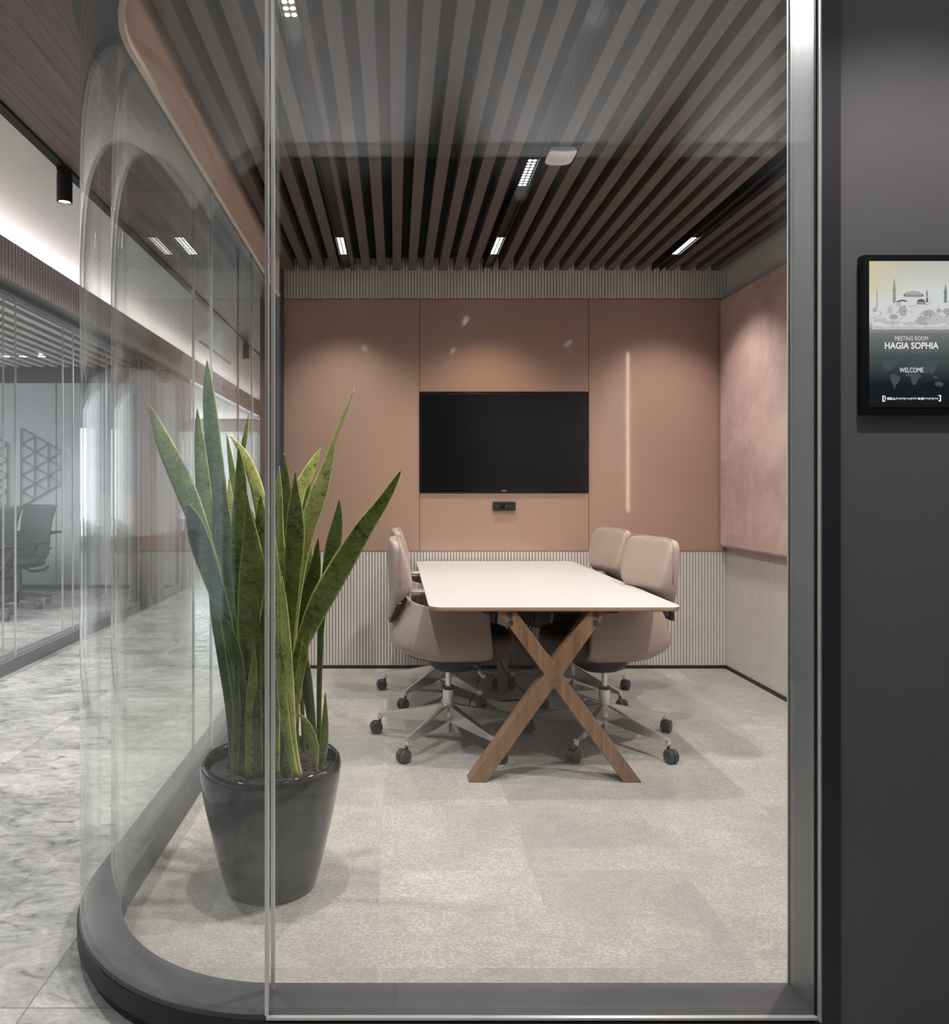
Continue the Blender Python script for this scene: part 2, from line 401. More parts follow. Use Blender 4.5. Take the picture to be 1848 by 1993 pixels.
# right wall
struct(MB().box(RW+0.012, RW+0.14, 1.77, BW+0.012, 0, COR).build('wall_right', 'rib_dark'))
wr = bpy.data.objects['wall_right']
ribs('ribbed_cladding', 'y', RW, 1.77, BW, 0.0, ZC+0.09, 1, 'rib_paint', wr)
MB().box(RW-0.012, RW+0.002, 1.80, BW-0.01, 0.008, 0.03).build('skirting', 'frame_black', wr)
mb = MB().box(RW-0.055, RW-0.001, 3.25, BW-0.012, 0.86, 2.585)
o = mb.build('acoustic_wall_panel', 'suede', bevel=0.02, seg=4, smooth='auto'); tag(o, 'large pink suede acoustic panel mounted on the ribbed right wall', 'wall panel')
# warm light strip beside the door of the room, seen mirrored in the lacquered back wall
r = empty('wall_light_strip', (RW-0.001, 3.10, 0)); tag(r, 'slim upright warm light strip on the right wall near the door', 'light')
MB().box(-0.03, 0, -0.02, 0.02, 1.02, 2.62).build('housing', 'frame_light', r)
MB().box(-0.034, -0.03, -0.012, 0.012, 1.04, 2.60).build('diffuser', 'slit', r)

# slatted ceiling
MB().box(LX+0.095, RW+0.012, 1.765, BW+0.012, ZC+0.09, COR).build('ceiling', 'void_black')
ce = struct(bpy.data.objects['ceiling'])
TR = (-0.338, 0.64, 1.82)
mb = MB(); x = LX+0.13; pitch = 0.106; k = 0
x0 = -0.76
while x0 < RW-0.05:
    xa, xb = x0, x0+0.056
    for tx in TR:
        if xa < tx+0.031 and xb > tx-0.031:
            xm = (xa+xb)/2
            if xm < tx: xb = min(xb, tx-0.031)
            else: xa = max(xa, tx+0.031)
    if xb-xa > 0.012: mb.box(xa, xb, 1.77, BW-0.015, ZC, ZC+0.085)
    x0 += pitch
o = mb.build('ceiling_slats', 'slat', ce)

# raised track below the glass, head above it
basic('track_grey', c(80, 81, 84), 0.42, 0.3, var=0.03, scale=3)
t1 = sweep(MB(), [(-0.003, 0.045), (-0.003, 0.097), (-0.001, 0.10), (0.107, 0.10), (0.107, 0.002), (0.035, 0.002), (0.035, 0.045)])
struct(t1.build('trim_1', 'track_grey', smooth='auto'))
q = sweep(MB(), [(0.012, 0.0), (0.012, 0.046), (0.034, 0.046), (0.034, 0.0)]); struct(q.build('trim_2', 'plinth_black', smooth='auto'))
q = sweep(MB(), [(-0.007, 0.040), (-0.007, 0.088), (-0.0031, 0.088), (-0.0031, 0.040)]); struct(q.build('trim_3', 'frame_black', smooth='auto'))
q = sweep(MB(), [(-0.009, 0.0935), (-0.009, 0.099), (-0.005, 0.1015), (-0.0012, 0.1005), (-0.0032, 0.0935)], seg='front', x1=JX+0.006); struct(q.build('trim_4', 'frame_light'))
q = sweep(MB(), [(-0.02, 2.60), (-0.02, COR), (0.10, COR), (0.10, 2.60)]); struct(q.build('trim_5', 'track_grey', smooth='auto'))
q = sweep(MB(), [(0.1005, 2.615), (0.1005, ZC+0.088), (0.108, ZC+0.088), (0.108, 2.615)]); struct(q.build('trim_6', 'beige_strip', smooth='auto'))
q = sweep(MB(), [(0.098, 2.598), (0.098, 2.622), (0.116, 2.622), (0.116, 2.598)]); struct(q.build('trim_7', 'cream_edge', smooth='auto'))
# glass: front, curved corner, three side bays, each with an outer and an inner pane
def gl(name, sections, seg, y0=None, y1=None):
    mb = MB()
    for d0, d1 in sections:
        if seg == 'side': mb.box(LX+d0, LX+d1, y0+0.003, y1-0.003, 0.095, 2.605)
        elif seg == 'front': mb.box(GX+0.004, JX-0.001, YF+d0, YF+d1, 0.095, 2.605)
        else: sweep(mb, [(d0, 0.095), (d0, 2.605), (d1, 2.605), (d1, 0.095)], seg='arc', n=48)
    o = struct(mb.build(name, 'glass', smooth='auto')); return o
PAN = ((0.0, 0.010), (0.080, 0.090))
gl('window_1', PAN, 'front'); gl('window_2', PAN, 'arc')
JY = (GY, 3.35, 4.30, BW)
for i in range(3): gl('window_%d' % (3+i), PAN, 'side', JY[i], JY[i+1])
def vert(name, x0, x1, y0, y1, mat, z0=0.099, z1=2.602): return struct(MB().box(x0, x1, y0, y1, z0, z1).build(name, mat))
vert('trim_8', GX-0.004, GX+0.004, YF-0.003, YF+0.012, 'joint_metal')
vert('trim_9', GX-0.004, GX+0.004, YF+0.078, YF+0.092, 'joint_metal')
n = 10
for y in JY[:3]:
    for d in (0, 0.08):
        vert('trim_%d' % n, LX+d-0.001, LX+d+0.011, y-0.003, y+0.003, 'joint_metal' if y > GY else 'glass_office'); n += 1
# end post of the side glazing
vert('trim_%d' % n, LX-0.01, LX+0.135, BW-0.05, BW+0.02, 'frame_dark', 0, ZC); n += 1
# right jamb, its dark face, seals, white edge strip and highlight strip
vert('trim_%d' % n, JX, 0.982, YF+0.0, YF+0.107, 'frame_grey', 0, COR); n += 1
vert('trim_%d' % n, JX+0.0085, 0.980, YF-0.016, YF, 'frame_dark', 0, COR); n += 1
vert('trim_%d' % n, JX+0.001, JX+0.0045, YF-0.004, YF-0.001, 'frame_black', 0.1, COR); n += 1
vert('trim_%d' % n, JX+0.0048, JX+0.0082, YF-0.0165, YF-0.001, 'frame_light', 0.0935, COR); n += 1
vert('trim_%d' % n, JX-0.003, JX, YF+0.103, YF+0.108, 'frame_light', 0.1, 2.6); n += 1  # pale strip standing in for the lit highlight on the inner edge
# dark corridor wall right of the glass, its return inside, corridor enclosure
vert('wall_front', 0.985, 3.2, YF-0.008, YF+0.107, 'wall_dark', 0, COR)
vert('wall_corridor_end', 3.2, 3.3, -3.0, YF, 'wall_dark', 0, COR)
vert('wall_behind', -3.2, 3.3, -3.0, -2.9, 'frame_black', 0, COR)
struct(MB().box(-1.73, 3.3, -0.36, YF-0.02, COR, COR+0.06).build('ceiling_corridor_front', 'plaster_grey'))
struct(MB().box(-3.0, 3.3, -3.0, -0.36, 2.96, COR+0.06).build('ceiling_corridor_rear', 'void_black'))
struct(MB().box(-1.73, LX+0.03, YF-0.02, 18.0, COR, COR+0.06).build('ceiling_wood', 'wood_ceiling'))
struct(MB().box(LX+0.03, 3.3, YF-0.02, BW+0.2, COR, COR+0.06).build('ceiling_deck', 'void_black'))
struct(MB().box(-2.66, -1.78, -0.36, 18.0, COR, COR+0.06).build('ceiling_plaster', 'plaster'))
struct(MB().box(-0.93, -0.83, BW+0.13, 18.0, 0, COR).build('wall_corridor', 'white_panel'))

# ------------------------------------------------------------------ across the corridor: bulkhead, glazed office, open floor beyond
OX = -2.66
struct(MB().box(OX-0.10, OX+0.0, -3.0, 18.0, 2.64, COR).build('wall_bulkhead', 'rib_dark'))
basic('rib_brown', c(66, 58, 56), 0.6)
ribs('ribbed_bulkhead', 'y', OX+0.012, -3.0, 16.9, 2.64, COR, -1, 'rib_brown', bpy.data.objects['wall_bulkhead'], pitch=0.045, gw=0.008)
struct(MB().box(OX-0.10, OX+0.02, -3.0, 9.60, 2.60, 2.64).build('trim_40', 'frame_grey'))
struct(MB().box(OX-0.10, OX+0.02, -3.0, 8.38, 0.0, 0.09).build('trim_41', 'frame_grey'))
ys = [-3.0, -1.29, -0.36, 0.57, 1.50, 2.43, 3.36, 4.29, 5.22, 6.15, 7.08, 7.73]
mb = MB(); jb = MB()
for a, b in zip(ys[:-1], ys[1:]):
    for d in (0.0, 0.085): mb.box(OX-d-0.01, OX-d, a+0.003, b-0.003, 0.09, 2.60)
    for d in (0.0, 0.085): jb.box(OX-d-0.011, OX-d+0.001, b-0.003, b+0.003, 0.09, 2.60)
struct(mb.build('window_6', 'glass_office')); struct(jb.build('trim_42', 'joint_metal'))
struct(MB().box(OX-0.10, OX+0.03, 7.73, 7.92, 0, 2.6).build('trim_43', 'frame_dark'))
struct(MB().box(OX-0.02, OX-0.01, 7.92, 8.15, 0.09, 2.6).build('window_7', 'glass_office'))
struct(MB().box(OX-0.10, OX+0.05, 8.15, 8.40, 0, 2.6).build('trim_44', 'steel_door'))
struct(MB().box(OX-0.10, OX+0.03, 9.34, 9.60, 0, 2.6).build('trim_45', 'steel_door'))
d = struct(MB().box(OX-0.03, OX-0.018, 8.44, 9.30, 0.06, 2.52).build('door_1', 'glass_office'))
MB().box(OX-0.04, OX-0.005, 8.40, 8.45, 0.01, 2.58).box(OX-0.04, OX-0.005, 9.29, 9.34, 0.01, 2.58).box(OX-0.04, OX-0.005, 8.40, 9.34, 2.52, 2.58).box(OX-0.04, OX-0.005, 8.40, 9.34, 0.01, 0.09).build('door_frame', 'brushed', d)
MB().tube([(OX+0.05, 9.15, 0.75), (OX+0.05, 9.15, 1.85)], 0.014).build('door_handle', 'chrome', d)
# office room: end wall, ceiling, far side with a window band
struct(MB().box(-7.1, OX-0.10, 9.44, 9.58, 0, COR).build('wall_office_end', 'white_panel'))
we = bpy.data.objects['wall_office_end']
MB().box(-7.0, OX-0.11, 9.425, 9.438, 0.0, 0.045).build('skirting', 'frame_black', we)
ribs('ribbed_frieze', 'x', 9.438, -7.0, OX-0.11, 2.60, 2.86, -1, 'rib_dark', we, pitch=0.05, gw=0.009)
for xx in (-6.1, -5.2, -4.3, -3.4): MB().box(xx-0.003, xx+0.003, 9.434, 9.439, 0.05, 2.6).build('panel_joint', 'groove', we)
struct(MB().box(-7.15, OX-0.10, -3.0, 9.44, 2.90, 2.97).build('ceiling_office', 'void_black'))
mb = MB(); x = -6.9
while x < OX-0.2: mb.box(x, x+0.075, 2.0, 9.42, 2.80, 2.84); x += 0.16
mb.build('ceiling_slats', 'plaster', bpy.data.objects['ceiling_office'])
mb = MB().box(-7.15, -7.05, -3.0, 9.44, 0, 0.75).box(-7.15, -7.05, -3.0, 9.44, 2.55, 2.9)
for y in (-3.0, 1.6, 4.2, 9.34): mb.box(-7.15, -7.05, y, y+0.1, 0.75, 2.55)
struct(mb.build('wall_office_outer', 'frame_dark'))
# open floor at the end: window wall with mullions, ceiling, low cabinets
struct(MB().box(-9.5, OX-0.10, 9.58, 18.0, 2.83, 2.97).build('ceiling_open_floor', 'plaster_grey'))
mb = MB().box(-9.5, -0.93, 16.98, 17.1, 2.50, 2.97).box(-9.5, -0.93, 16.98, 17.1, 0, 0.12)
x = -9.5
while x < -0.95: mb.box(x, x+0.05, 16.94, 17.02, 0.12, 2.5); x += 0.9
mb.box(-9.5, -0.93, 16.95, 17.0, 1.42, 1.46)
struct(mb.build('window_8', 'frame_light'))
struct(MB().box(-9.6, -9.5, 9.58, 18, 0, 2.97).build('wall_open_floor', 'white_panel'))
for i, (px, Y, w) in enumerate(((-3.32, 12.6, 0.9), (-4.3, 12.6, 0.9))):
    r = empty('low_cabinet', (px, Y, 0.0)); tag(r, ('white low storage cabinet beyond the office door, nearer the corridor', 'white low storage cabinet beyond the office door, farther from the corridor')[i], 'cabinet', 'low cabinets on the open floor')
    MB().box(-w/2, w/2, -0.2, 0.25, 0.0, 0.74).build('body', 'white_panel', r, bevel=0.004)
    for s in (-1, 1):
        dd = MB().box(s*w/4-w/4+0.01, s*w/4+w/4-0.01, -0.215, -0.2, 0.06, 0.72).build('door', 'white_panel', r)
        MB().box(s*0.04-0.006, s*0.04+0.006, -0.235, -0.215, 0.4, 0.58).build('handle', 'chrome', dd)

# corridor ceiling track with cylinder spotlights
o = MB().box(-1.78, -1.73, -0.36, 17, 2.955, 3.0).build('ceiling_light_track', 'track_black'); tag(o, 'long recessed black lighting track between wood and white corridor ceilings', 'light track')
def cyl_spot(x, y, label):
    r = empty('cylinder_spotlight', (x, y, 2.955)); tag(r, label, 'spotlight', 'black cylinder spotlights on the corridor track')
    MB().lathe([(0.0375, -0.02), (0.039, -0.02), (0.039, -0.17), (0.033, -0.172), (0.033, -0.16), (0.0001, -0.16)], cap=False).lathe([(0.0375, -0.02), (0.0001, -0.0199)], cap=False).build('housing', 'frame_black', r, smooth='auto')
    MB().lathe([(0.0320, -0.1615), (0.0001, -0.1615)], cap=False).build('lamp', 'lamp_disc', r)
    MB().box(-0.02, 0.02, -0.05, 0.05, -0.021, 0.003).build('adapter', 'frame_black', r)
    return r
cyl_spot(-1.755, 3.95, 'black cylinder spotlight on the track, nearest the camera')
cyl_spot(-1.755, 8.75, 'black cylinder spotlight seen through the side glass, farther along the track')
spot('cylinder_lamp', (-1.755, 3.95, 2.78), (-1.755, 3.95, 0), 45, (1, 0.96, 0.92), 100, 0.7, 0.03)
spot('cylinder_lamp', (-1.755, 8.75, 2.78), (-1.755, 8.75, 0), 45, (1, 0.96, 0.92), 100, 0.7, 0.03)
o = MB().box(-2.28, -2.24, 8.6, 10.2, 2.964, 2.972).build('slot_diffuser', 'track_black'); tag(o, 'narrow black air slot in the white corridor ceiling', 'air vent')

# round downlights in the office ceiling
for i, px in enumerate((12, 45, 81)):
    p = at(px, 696, 8.62); r = empty('round_downlight', (p.x, 8.62, 2.80))
    tag(r, ('leftmost of the three round downlights in the office ceiling', 'middle of the three round downlights in the office ceiling', 'rightmost of the three round downlights in the office ceiling')[i], 'downlight', 'office downlights')
    MB().lathe([(0.055, 0.0), (0.055, -0.008), (0.044, -0.008), (0.044, 0.0)], n=24, cap=False).build('rim', 'frame_light', r, smooth='auto')
    MB().lathe([(0.043, -0.004), (0.0001, -0.004)], n=24, cap=False).build('lamp', 'lamp_disc', r)
# triangle lattice on the end wall of the office
r = empty('wall_lattice', (0, 9.43, 0)); tag(r, 'white triangle lattice ornament on the office end wall', 'wall decoration')
def lat(mb, a, b, Y=0, w=0.008):
    A = at(a[0], a[1], 9.42); B = at(b[0], b[1], 9.42)
    A.y = B.y = Y; d = (B-A); 
    if d.length < 1e-4: return
    n_ = Vector((-d.z, 0, d.x)).normalized()*w/2; e = Vector((0, -0.02, 0))
    mb.loft([[A+n_, A-n_, A-n_+e, A+n_+e], [B+n_, B-n_, B-n_+e, B+n_+e]])
vx = [-10+26.4*k-2 for k in range(6)]           # columns in the picture frame, 26 px apart
mb = MB(); V = {}
top = {0: 3, 1: 1, 2: 0, 3: 1, 4: 2, 5: 3}
rows = {0: (848, 5), 1: (864, 4.5), 2: (832, 5.6), 3: (850, 4.5), 4: (864, 3.6), 5: (878, 2.4)}
pt = {}
for k in range(6):
    x = 10+26.4*(k-1)+4; off = 15.2 if k % 2 else 0
    ytop = {0: 850, 1: 864.4, 2: 834, 3: 849.2, 4: 864.4, 5: 879.6}[k]; nn = {0: 5, 1: 4, 2: 5, 3: 4, 4: 3, 5: 2}[k]
    pt[k] = [(x, ytop+30.4*j) for j in range(nn+1)]
for k in pt:
    lat(mb, pt[k][0], pt[k][-1])
    if k+1 in pt:
        for a in pt[k]:
            for b in pt[k+1]:
                if abs(abs(a[1]-b[1])-15.2) < 1.2: lat(mb, a, b)
basic('lattice_grey', c(158, 159, 160), 0.5); mb.build('lattice', 'lattice_grey', r)
# meeting pictogram blade sign on the door post
r = empty('blade_sign', (OX+0.05, 8.20, 2.5)); tag(r, 'small dark square meeting pictogram sign projecting from the door post', 'sign')
MB().box(0.0, 0.115, 0, 0.012, -0.06, 0.075).build('plate', 'frame_dark', r, bevel=0.003)
ic = MB(); cx = 0.057
def seg(mb, pts, w=0.0022, y=-0.0008):
    for a, b in zip(pts[:-1], pts[1:]):
        A = Vector((a[0], y, a[1])); B = Vector((b[0], y, b[1])); d = B-A; n_ = Vector((-d.z, 0, d.x)).normalized()*w/2; e = Vector((0, 0.0012, 0))
        mb.loft([[A+n_, A-n_, A-n_+e, A+n_+e], [B+n_, B-n_, B-n_+e, B+n_+e]])
seg(ic, [(cx-0.028, 0.05), (cx+0.028, 0.05)]); seg(ic, [(cx-0.045, -0.045), (cx-0.03, -0.01), (cx+0.03, -0.01), (cx+0.045, -0.045), (cx-0.045, -0.045)])
seg(ic, [(cx-0.014, 0.0), (cx-0.01, 0.018), (cx, 0.03), (cx+0.01, 0.018), (cx+0.014, 0.0)])
for s in (-1, 1): seg(ic, [(cx+s*0.04, -0.02), (cx+s*0.048, 0.0), (cx+s*0.036, 0.01), (cx+s*0.03, -0.002)])
ic.build('pictogram', 'plastic_white', r)

# ------------------------------------------------------------------ casters and star bases
def caster_mb(yaw):
    m = Matrix.Rotation(yaw, 4, 'Z'); mb = MB()
    R = 0.031
    for s in (-1, 1):
        mm = m @ Matrix.Translation((0.020, s*0.0135, R)) @ Matrix.Rotation(PI/2, 4, 'X')
        mb.lathe([(0.026, -0.0105), (R, -0.007), (R, 0.007), (0.027, 0.0105), (0.012, 0.0115)] if s < 0 else [(0.012, -0.0115), (0.027, -0.0105), (R, -0.007), (R, 0.007), (0.026, 0.0105)], n=24, mat=mm)
    # hood between the wheels
    hood = [(0.020+0.0335*math.cos(math.radians(a)), R+0.0335*math.sin(math.radians(a))) for a in range(20, 200, 15)] + [(0.020-0.02, R-0.004), (0.020+0.02, R)]
    mb.loft([[m @ Vector((x, -0.0035, z)) for x, z in hood], [m @ Vector((x, 0.0035, z)) for x, z in hood]])
    mb.tube([m @ Vector((0, 0, R+0.01)), m @ Vector((0, 0, 0.078))], 0.0075, 10)
    return mb
def star_base(root, R, ang, zh, zt, metal, cast, wide=1.0, yaws=None):
    for k in range(5):
        a = math.radians(ang+72*k); m = Matrix.Rotation(a, 4, 'Z'); loops = []
        for q in range(9):
            u = q/8.0; r_ = 0.022+(R-0.022)*u
            z1 = zh+(zt-zh)*(u**0.92); h = 0.066*(1-u)**0.85+0.019; w = (0.036*(1-u)+0.021*u)*wide
            sec = [(-w/2, z1-0.003), (-w/2+0.004, z1), (w/2-0.004, z1), (w/2, z1-0.003), (w/2-0.005, z1-h), (-w/2+0.005, z1-h)]
            loops.append([m @ Vector((r_, y, z)) for y, z in sec])
        leg = MB().loft(loops)
        leg.lathe([(0.0105, 0.072), (0.0125, 0.075), (0.0125, zt-0.004), (0.0105, zt)], cx=0, cy=0, n=16, mat=m @ Matrix.Translation((R, 0, 0)))
        lo = leg.build('base_leg', metal, root, smooth='auto')
        yaw = yaws[k] if yaws else random.uniform(0, 2*PI)
        co = caster_mb(yaw).build('caster', cast, lo, smooth='auto'); co.location = m @ Vector((R, 0, 0))

# ------------------------------------------------------------------ leather meeting chair, built facing local +x
def loop_back(z, xf, xr, hw, curve=0.02, n=40):
    pts = []; th = abs(xf-xr); xc = (xf+xr)/2
    for k in range(n):
        a = 2*PI*k/n; cs, sn = math.cos(a), math.sin(a); e = 0.45
        y = hw*math.copysign(abs(sn)**0.26, sn)
        x = xc+th/2*math.copysign(abs(cs)**0.55, cs)
        pts.append(Vector((x+curve*(y/0.23)**2, y, z)))
    return pts
def make_chair(yaws):
    root = empty('meeting_chair')
    # tub shell: side wings and bulging rear
    NU, NV = 48, 12; loops = []
    def U(s):          # -1..1 around, returns point and outward normal weights
        a = s*PI/2*1.0
        if abs(s) > 0.52:
            t_ = (abs(s)-0.52)/0.48; x = -0.05+t_*0.225; y = 0.275*(1-0.04*t_); rear = 0.0
            return x, math.copysign(y, s), 0.0, math.copysign(1, s), rear
        b = s/0.52*PI/2
        cx_, sy_ = math.cos(b), math.sin(b)
        x = -0.05-0.247*abs(cx_)**0.85; y = 0.275*math.copysign(abs(sy_)**0.75, sy_)
        return x, y, -cx_, sy_, cx_
    vprof = [(0.0, 0.110, 0.045), (0.05, 0.062, 0.018), (0.12, 0.022, 0.004), (0.21, 0.002, 0.0), (0.34, 0.001, -0.003), (0.52, 0.014, 0.0), (0.70, 0.034, 0.004), (0.86, 0.060, 0.009), (1.0, 0.085, 0.014)]
    for s_ in range(NU+1):
        s = -1+2*s_/NU; x, y, nx, ny, rear = U(s); l = []
        for t_, ir, isd in vprof:
            off = ir*rear+isd*(1-rear)
            zb = 0.442+0.012*rear; zt_ = 0.700+0.030*rear
            if abs(s) > 0.90: zt_ -= (abs(s)-0.90)/0.10*0.018; zb += (abs(s)-0.9)/0.10*0.012
            l.append(Vector((x-nx*off+(0.018*(1-t_) if abs(s) > 0.80 else 0), y-ny*off, zb+(zt_-zb)*t_)))
        loops.append(l)
    mb = MB(); mb.loft(loops, cap=False, closed=False)
    o = mb.build('tub_shell', 'leather', root, smooth=True, solid=0.030, sub=1)
    o.modifiers['t'].offset = -1 ; 
    q = o.modifiers.new('b', 'BEVEL'); q.width = 0.008; q.segments = 3; q.limit_method = 'ANGLE'
    # order: solidify, bevel, subsurf
    with_order = ['t', 'b', 's']
    for i, nm in enumerate(with_order):
        ix = o.modifiers.find(nm)
        if ix != i: o.modifiers.move(ix, i)
    # seat cushion
    loops = []
    for z, gsc in ((0.430, 0.82), (0.442, 0.95), (0.47, 1.0), (0.525, 1.0), (0.552, 0.96), (0.562, 0.86), (0.566, 0.5)):
        l = []
        for k in range(40):
            a = 2*PI*k/40; cs, sn = math.cos(a), math.sin(a)
            x = 0.045+0.265*math.copysign(abs(cs)**0.72, cs)*gsc; y = 0.232*math.copysign(abs(sn)**0.6, sn)*gsc
            l.append(Vector((x, y, z)))
        loops.append(l)
    MB().loft(loops).build('seat_cushion', 'seat_dark', root, smooth=True)
    # backrest: upright pad, its tail hugs the outside of the tub
    L = [(0.625, -0.285, -0.300, 0.120), (0.635, -0.272, -0.304, 0.150), (0.68, -0.258, -0.302, 0.172), (0.725, -0.246, -0.300, 0.190),
         (0.75, -0.212, -0.300, 0.210), (0.785, -0.190, -0.302, 0.224), (0.85, -0.198, -0.306, 0.232), (0.91, -0.216, -0.308, 0.235), (0.965, -0.234, -0.309, 0.234),
         (0.990, -0.243, -0.307, 0.226), (1.004, -0.250, -0.303, 0.210), (1.011, -0.258, -0.296, 0.182), (1.013, -0.266, -0.288, 0.14)]
    MB().loft([loop_back(*l) for l in L]).build('backrest', 'leather', root, smooth=True, sub=1)
    # piping following the edge of the pad
    pts = []
    for sgn in (-1, 1):
        seq = [(0.80, 0.228), (0.85, 0.236), (0.91, 0.239), (0.965, 0.238), (0.992, 0.229), (1.008, 0.211), (1.015, 0.182), (1.018, 0.14)]
        s_ = [Vector((-0.262+0.02*(w/0.23)**2, sgn*w, z)) for z, w in seq]
        pts += s_ if sgn < 0 else list(reversed(s_))
    MB().tube(pts, 0.0022, 6).build('piping', 'leather', root, smooth=True)
    # black bracket plate between tail and tub, chrome link in front
    mb = MB(); l1 = []
    for z, xx, w in ((0.615, -0.290, 0.150), (0.66, -0.274, 0.178), (0.71, -0.256, 0.192), (0.735, -0.244, 0.175), (0.750, -0.236, 0.12)):
        l1.append([Vector((xx-0.012+0.02*(y/0.23)**2, y, z)) for y in (-w, -w*0.5, 0, w*0.5, w)] + [Vector((xx+0.004+0.02*(y/0.23)**2, y, z)) for y in (w, w*0.5, 0, -w*0.5, -w)])
    mb.loft(l1); mb.build('back_bracket', 'bracket_black', root, smooth='auto')
    MB().box(-0.20, -0.115, -0.04, 0.04, 0.735, 0.752).box(-0.20, -0.185, -0.04, 0.04, 0.66, 0.735).build('chrome_link', 'chrome', root, bevel=0.004)
    # mechanism pan, lever, gas lift, column
    mb = MB(); loops = []
    for z, g_ in ((0.352, 0.40), (0.358, 0.62), (0.374, 0.85), (0.402, 0.98), (0.446, 1.0)):
        loops.append([Vector((0.03+0.135*g_*math.copysign(abs(math.cos(2*PI*k/32))**0.8, math.cos(2*PI*k/32)), 0.14*g_*math.copysign(abs(math.sin(2*PI*k/32))**0.8, math.sin(2*PI*k/32)), z)) for k in range(32)])
    mb.loft(loops); mb.build('mechanism_pan', 'pan_plastic', root, smooth='auto')
    lv = MB().tube([(0.10, -0.12, 0.42), (0.12, -0.20, 0.415), (0.13, -0.235, 0.405)], 0.006).build('lever', 'chrome', root, smooth=True)
    MB().tube([(0.125, -0.215, 0.412), (0.133, -0.235, 0.400), (0.150, -0.262, 0.378)], [0.008, 0.013, 0.010], 10).build('lever_paddle', 'brushed', lv, smooth=True)
    MB().lathe([(0.0135, 0.25), (0.0135, 0.33), (0.0140, 0.332), (0.0140, 0.41)], n=24).build('gas_lift', 'chrome', root, smooth='auto')
    MB().lathe([(0.010, 0.268), (0.0290, 0.268), (0.0290, 0.258), (0.0275, 0.256)], n=28, cap=False).build('collar', 'bracket_black', root, smooth='auto')
    MB().lathe([(0.0265, 0.172), (0.0275, 0.176), (0.0275, 0.256), (0.024, 0.258)], n=28).build('hub', 'chrome', root, smooth='auto')
    MB().lathe([(0.015, 0.042), (0.0165, 0.046), (0.0165, 0.12), (0.036, 0.125), (0.037, 0.175), (0.030, 0.184)], n=28).build('column', 'chrome', root, smooth='auto')
    star_base(root, 0.362, 0, 0.186, 0.104, 'chrome', 'caster_plastic', yaws=yaws)
    return root
YW = {  # caster swivel angles, radians, in the frame of each chair
    0: [0.6, 1.2, 3.0, 3.6, 4.7]}
CH = [  # x, y, facing, star angle, label
    (0.265, 3.73, 0.0, 18, 'tan leather chair on the left side of the table, nearest the glass front'),
    (0.276, 4.55, 0.0, 17, 'tan leather chair on the left side of the table, nearest the television wall'),
    (1.047, 3.73, 180+9, 18, 'tan leather chair on the right side of the table, nearest the glass front'),
    (1.080, 4.55, 180+8, 16, 'tan leather chair on the right side of the table, nearest the television wall')]
base_chair = None
for i, (x, y, f, st_, lab) in enumerate(CH):
    if i == 0: base_chair = make_chair(YW[0]); o = base_chair
    else: o = copy_tree(base_chair)
    o.location = (x, y, 0.009); o.rotation_euler = (0, 0, math.radians(f))
    tag(o, lab, 'chair', 'tan leather chairs around the meeting table')
    # the base swivels on its column: set each chair's own star angle
    for ch in o.children:
        if ch.name.startswith('base_leg'): ch.rotation_euler = (0, 0, math.radians(st_-f))

# ------------------------------------------------------------------ table
TX0, TX1, TY0, TY1, TZ = 0.144, 1.232, 3.180, 5.185, 0.762
r = empty('meeting_table', ((TX0+TX1)/2, 4.18, 0)); cxT = (TX0+TX1)/2
tag(r, 'long white topped meeting table on crossed walnut legs', 'table')
def TB(mb): return mb
top = MB(); W2, H2 = TX1-TX0, TY1-TY0
lv = [(0.005, 0.742, 0.055), (0.0, 0.747, 0.06), (0.0, 0.7605, 0.06), (0.001, TZ, 0.06)]
loops = [[Vector((a, b, z)) for a, b in rrect(0, (TY0+TY1)/2-4.18, W2-2*i_, H2-2*i_, rr_, 8)] for i_, z, rr_ in lv]
top.loft(loops); top.mi[-1] = 0
for i, f_ in enumerate(top.f):
    zs = [top.v[q][2] for q in f_]
    top.mi[i] = 1 if max(zs) < 0.7606 else 0
top.build('tabletop', ['tabletop', 'table_edge'], r, smooth='auto')
def beam(xa, xb, za, zb, w, y0, y1):   # slanted beam cut horizontally at both ends
    mb = MB(); mb.loft([[Vector((xa-w/2-cxT, y0, za)), Vector((xa+w/2-cxT, y0, za)), Vector((xa+w/2-cxT, y1, za)), Vector((xa-w/2-cxT, y1, za))],
                        [Vector((xb-w/2-cxT, y0, zb)), Vector((xb+w/2-cxT, y0, zb)), Vector((xb+w/2-cxT, y1, zb)), Vector((xb-w/2-cxT, y1, zb))]]); return mb
for yy, sg in ((TY0+0.012-4.18, 1), (TY1-0.10-4.18, -1)):
    ya, yb = yy, yy+0.078
    lg = beam(0.352, 0.872, 0.009, 0.742, 0.078, ya+0.0006, yb).build('leg', 'walnut', r, bevel=0.0025)
    if sg > 0:
        for z in (0.728, 0.695):
            q_ = MB().lathe([(0.0115, 0), (0.0115, 0.003), (0.007, 0.004), (0.0065, 0.0015), (0.0001, 0.0015)], n=20, cap=False, mat=Matrix.Translation((0.862-cxT-(0.728-z)*0.1, ya+0.0005, z)) @ Matrix.Rotation(PI/2, 4, 'X')); q_.build('bolt', 'frame_dark', lg, smooth='auto')
    lg = beam(1.018, 0.478, 0.009, 0.742, 0.078, ya, yb-0.0006).build('leg', 'walnut', r, bevel=0.0025)
    if sg > 0:
        for z in (0.728, 0.695):
            q_ = MB().lathe([(0.0115, 0), (0.0115, 0.003), (0.007, 0.004), (0.0065, 0.0015), (0.0001, 0.0015)], n=20, cap=False, mat=Matrix.Translation((0.492-cxT+(0.728-z)*0.1, ya, z)) @ Matrix.Rotation(PI/2, 4, 'X')); q_.build('bolt', 'frame_dark', lg, smooth='auto')
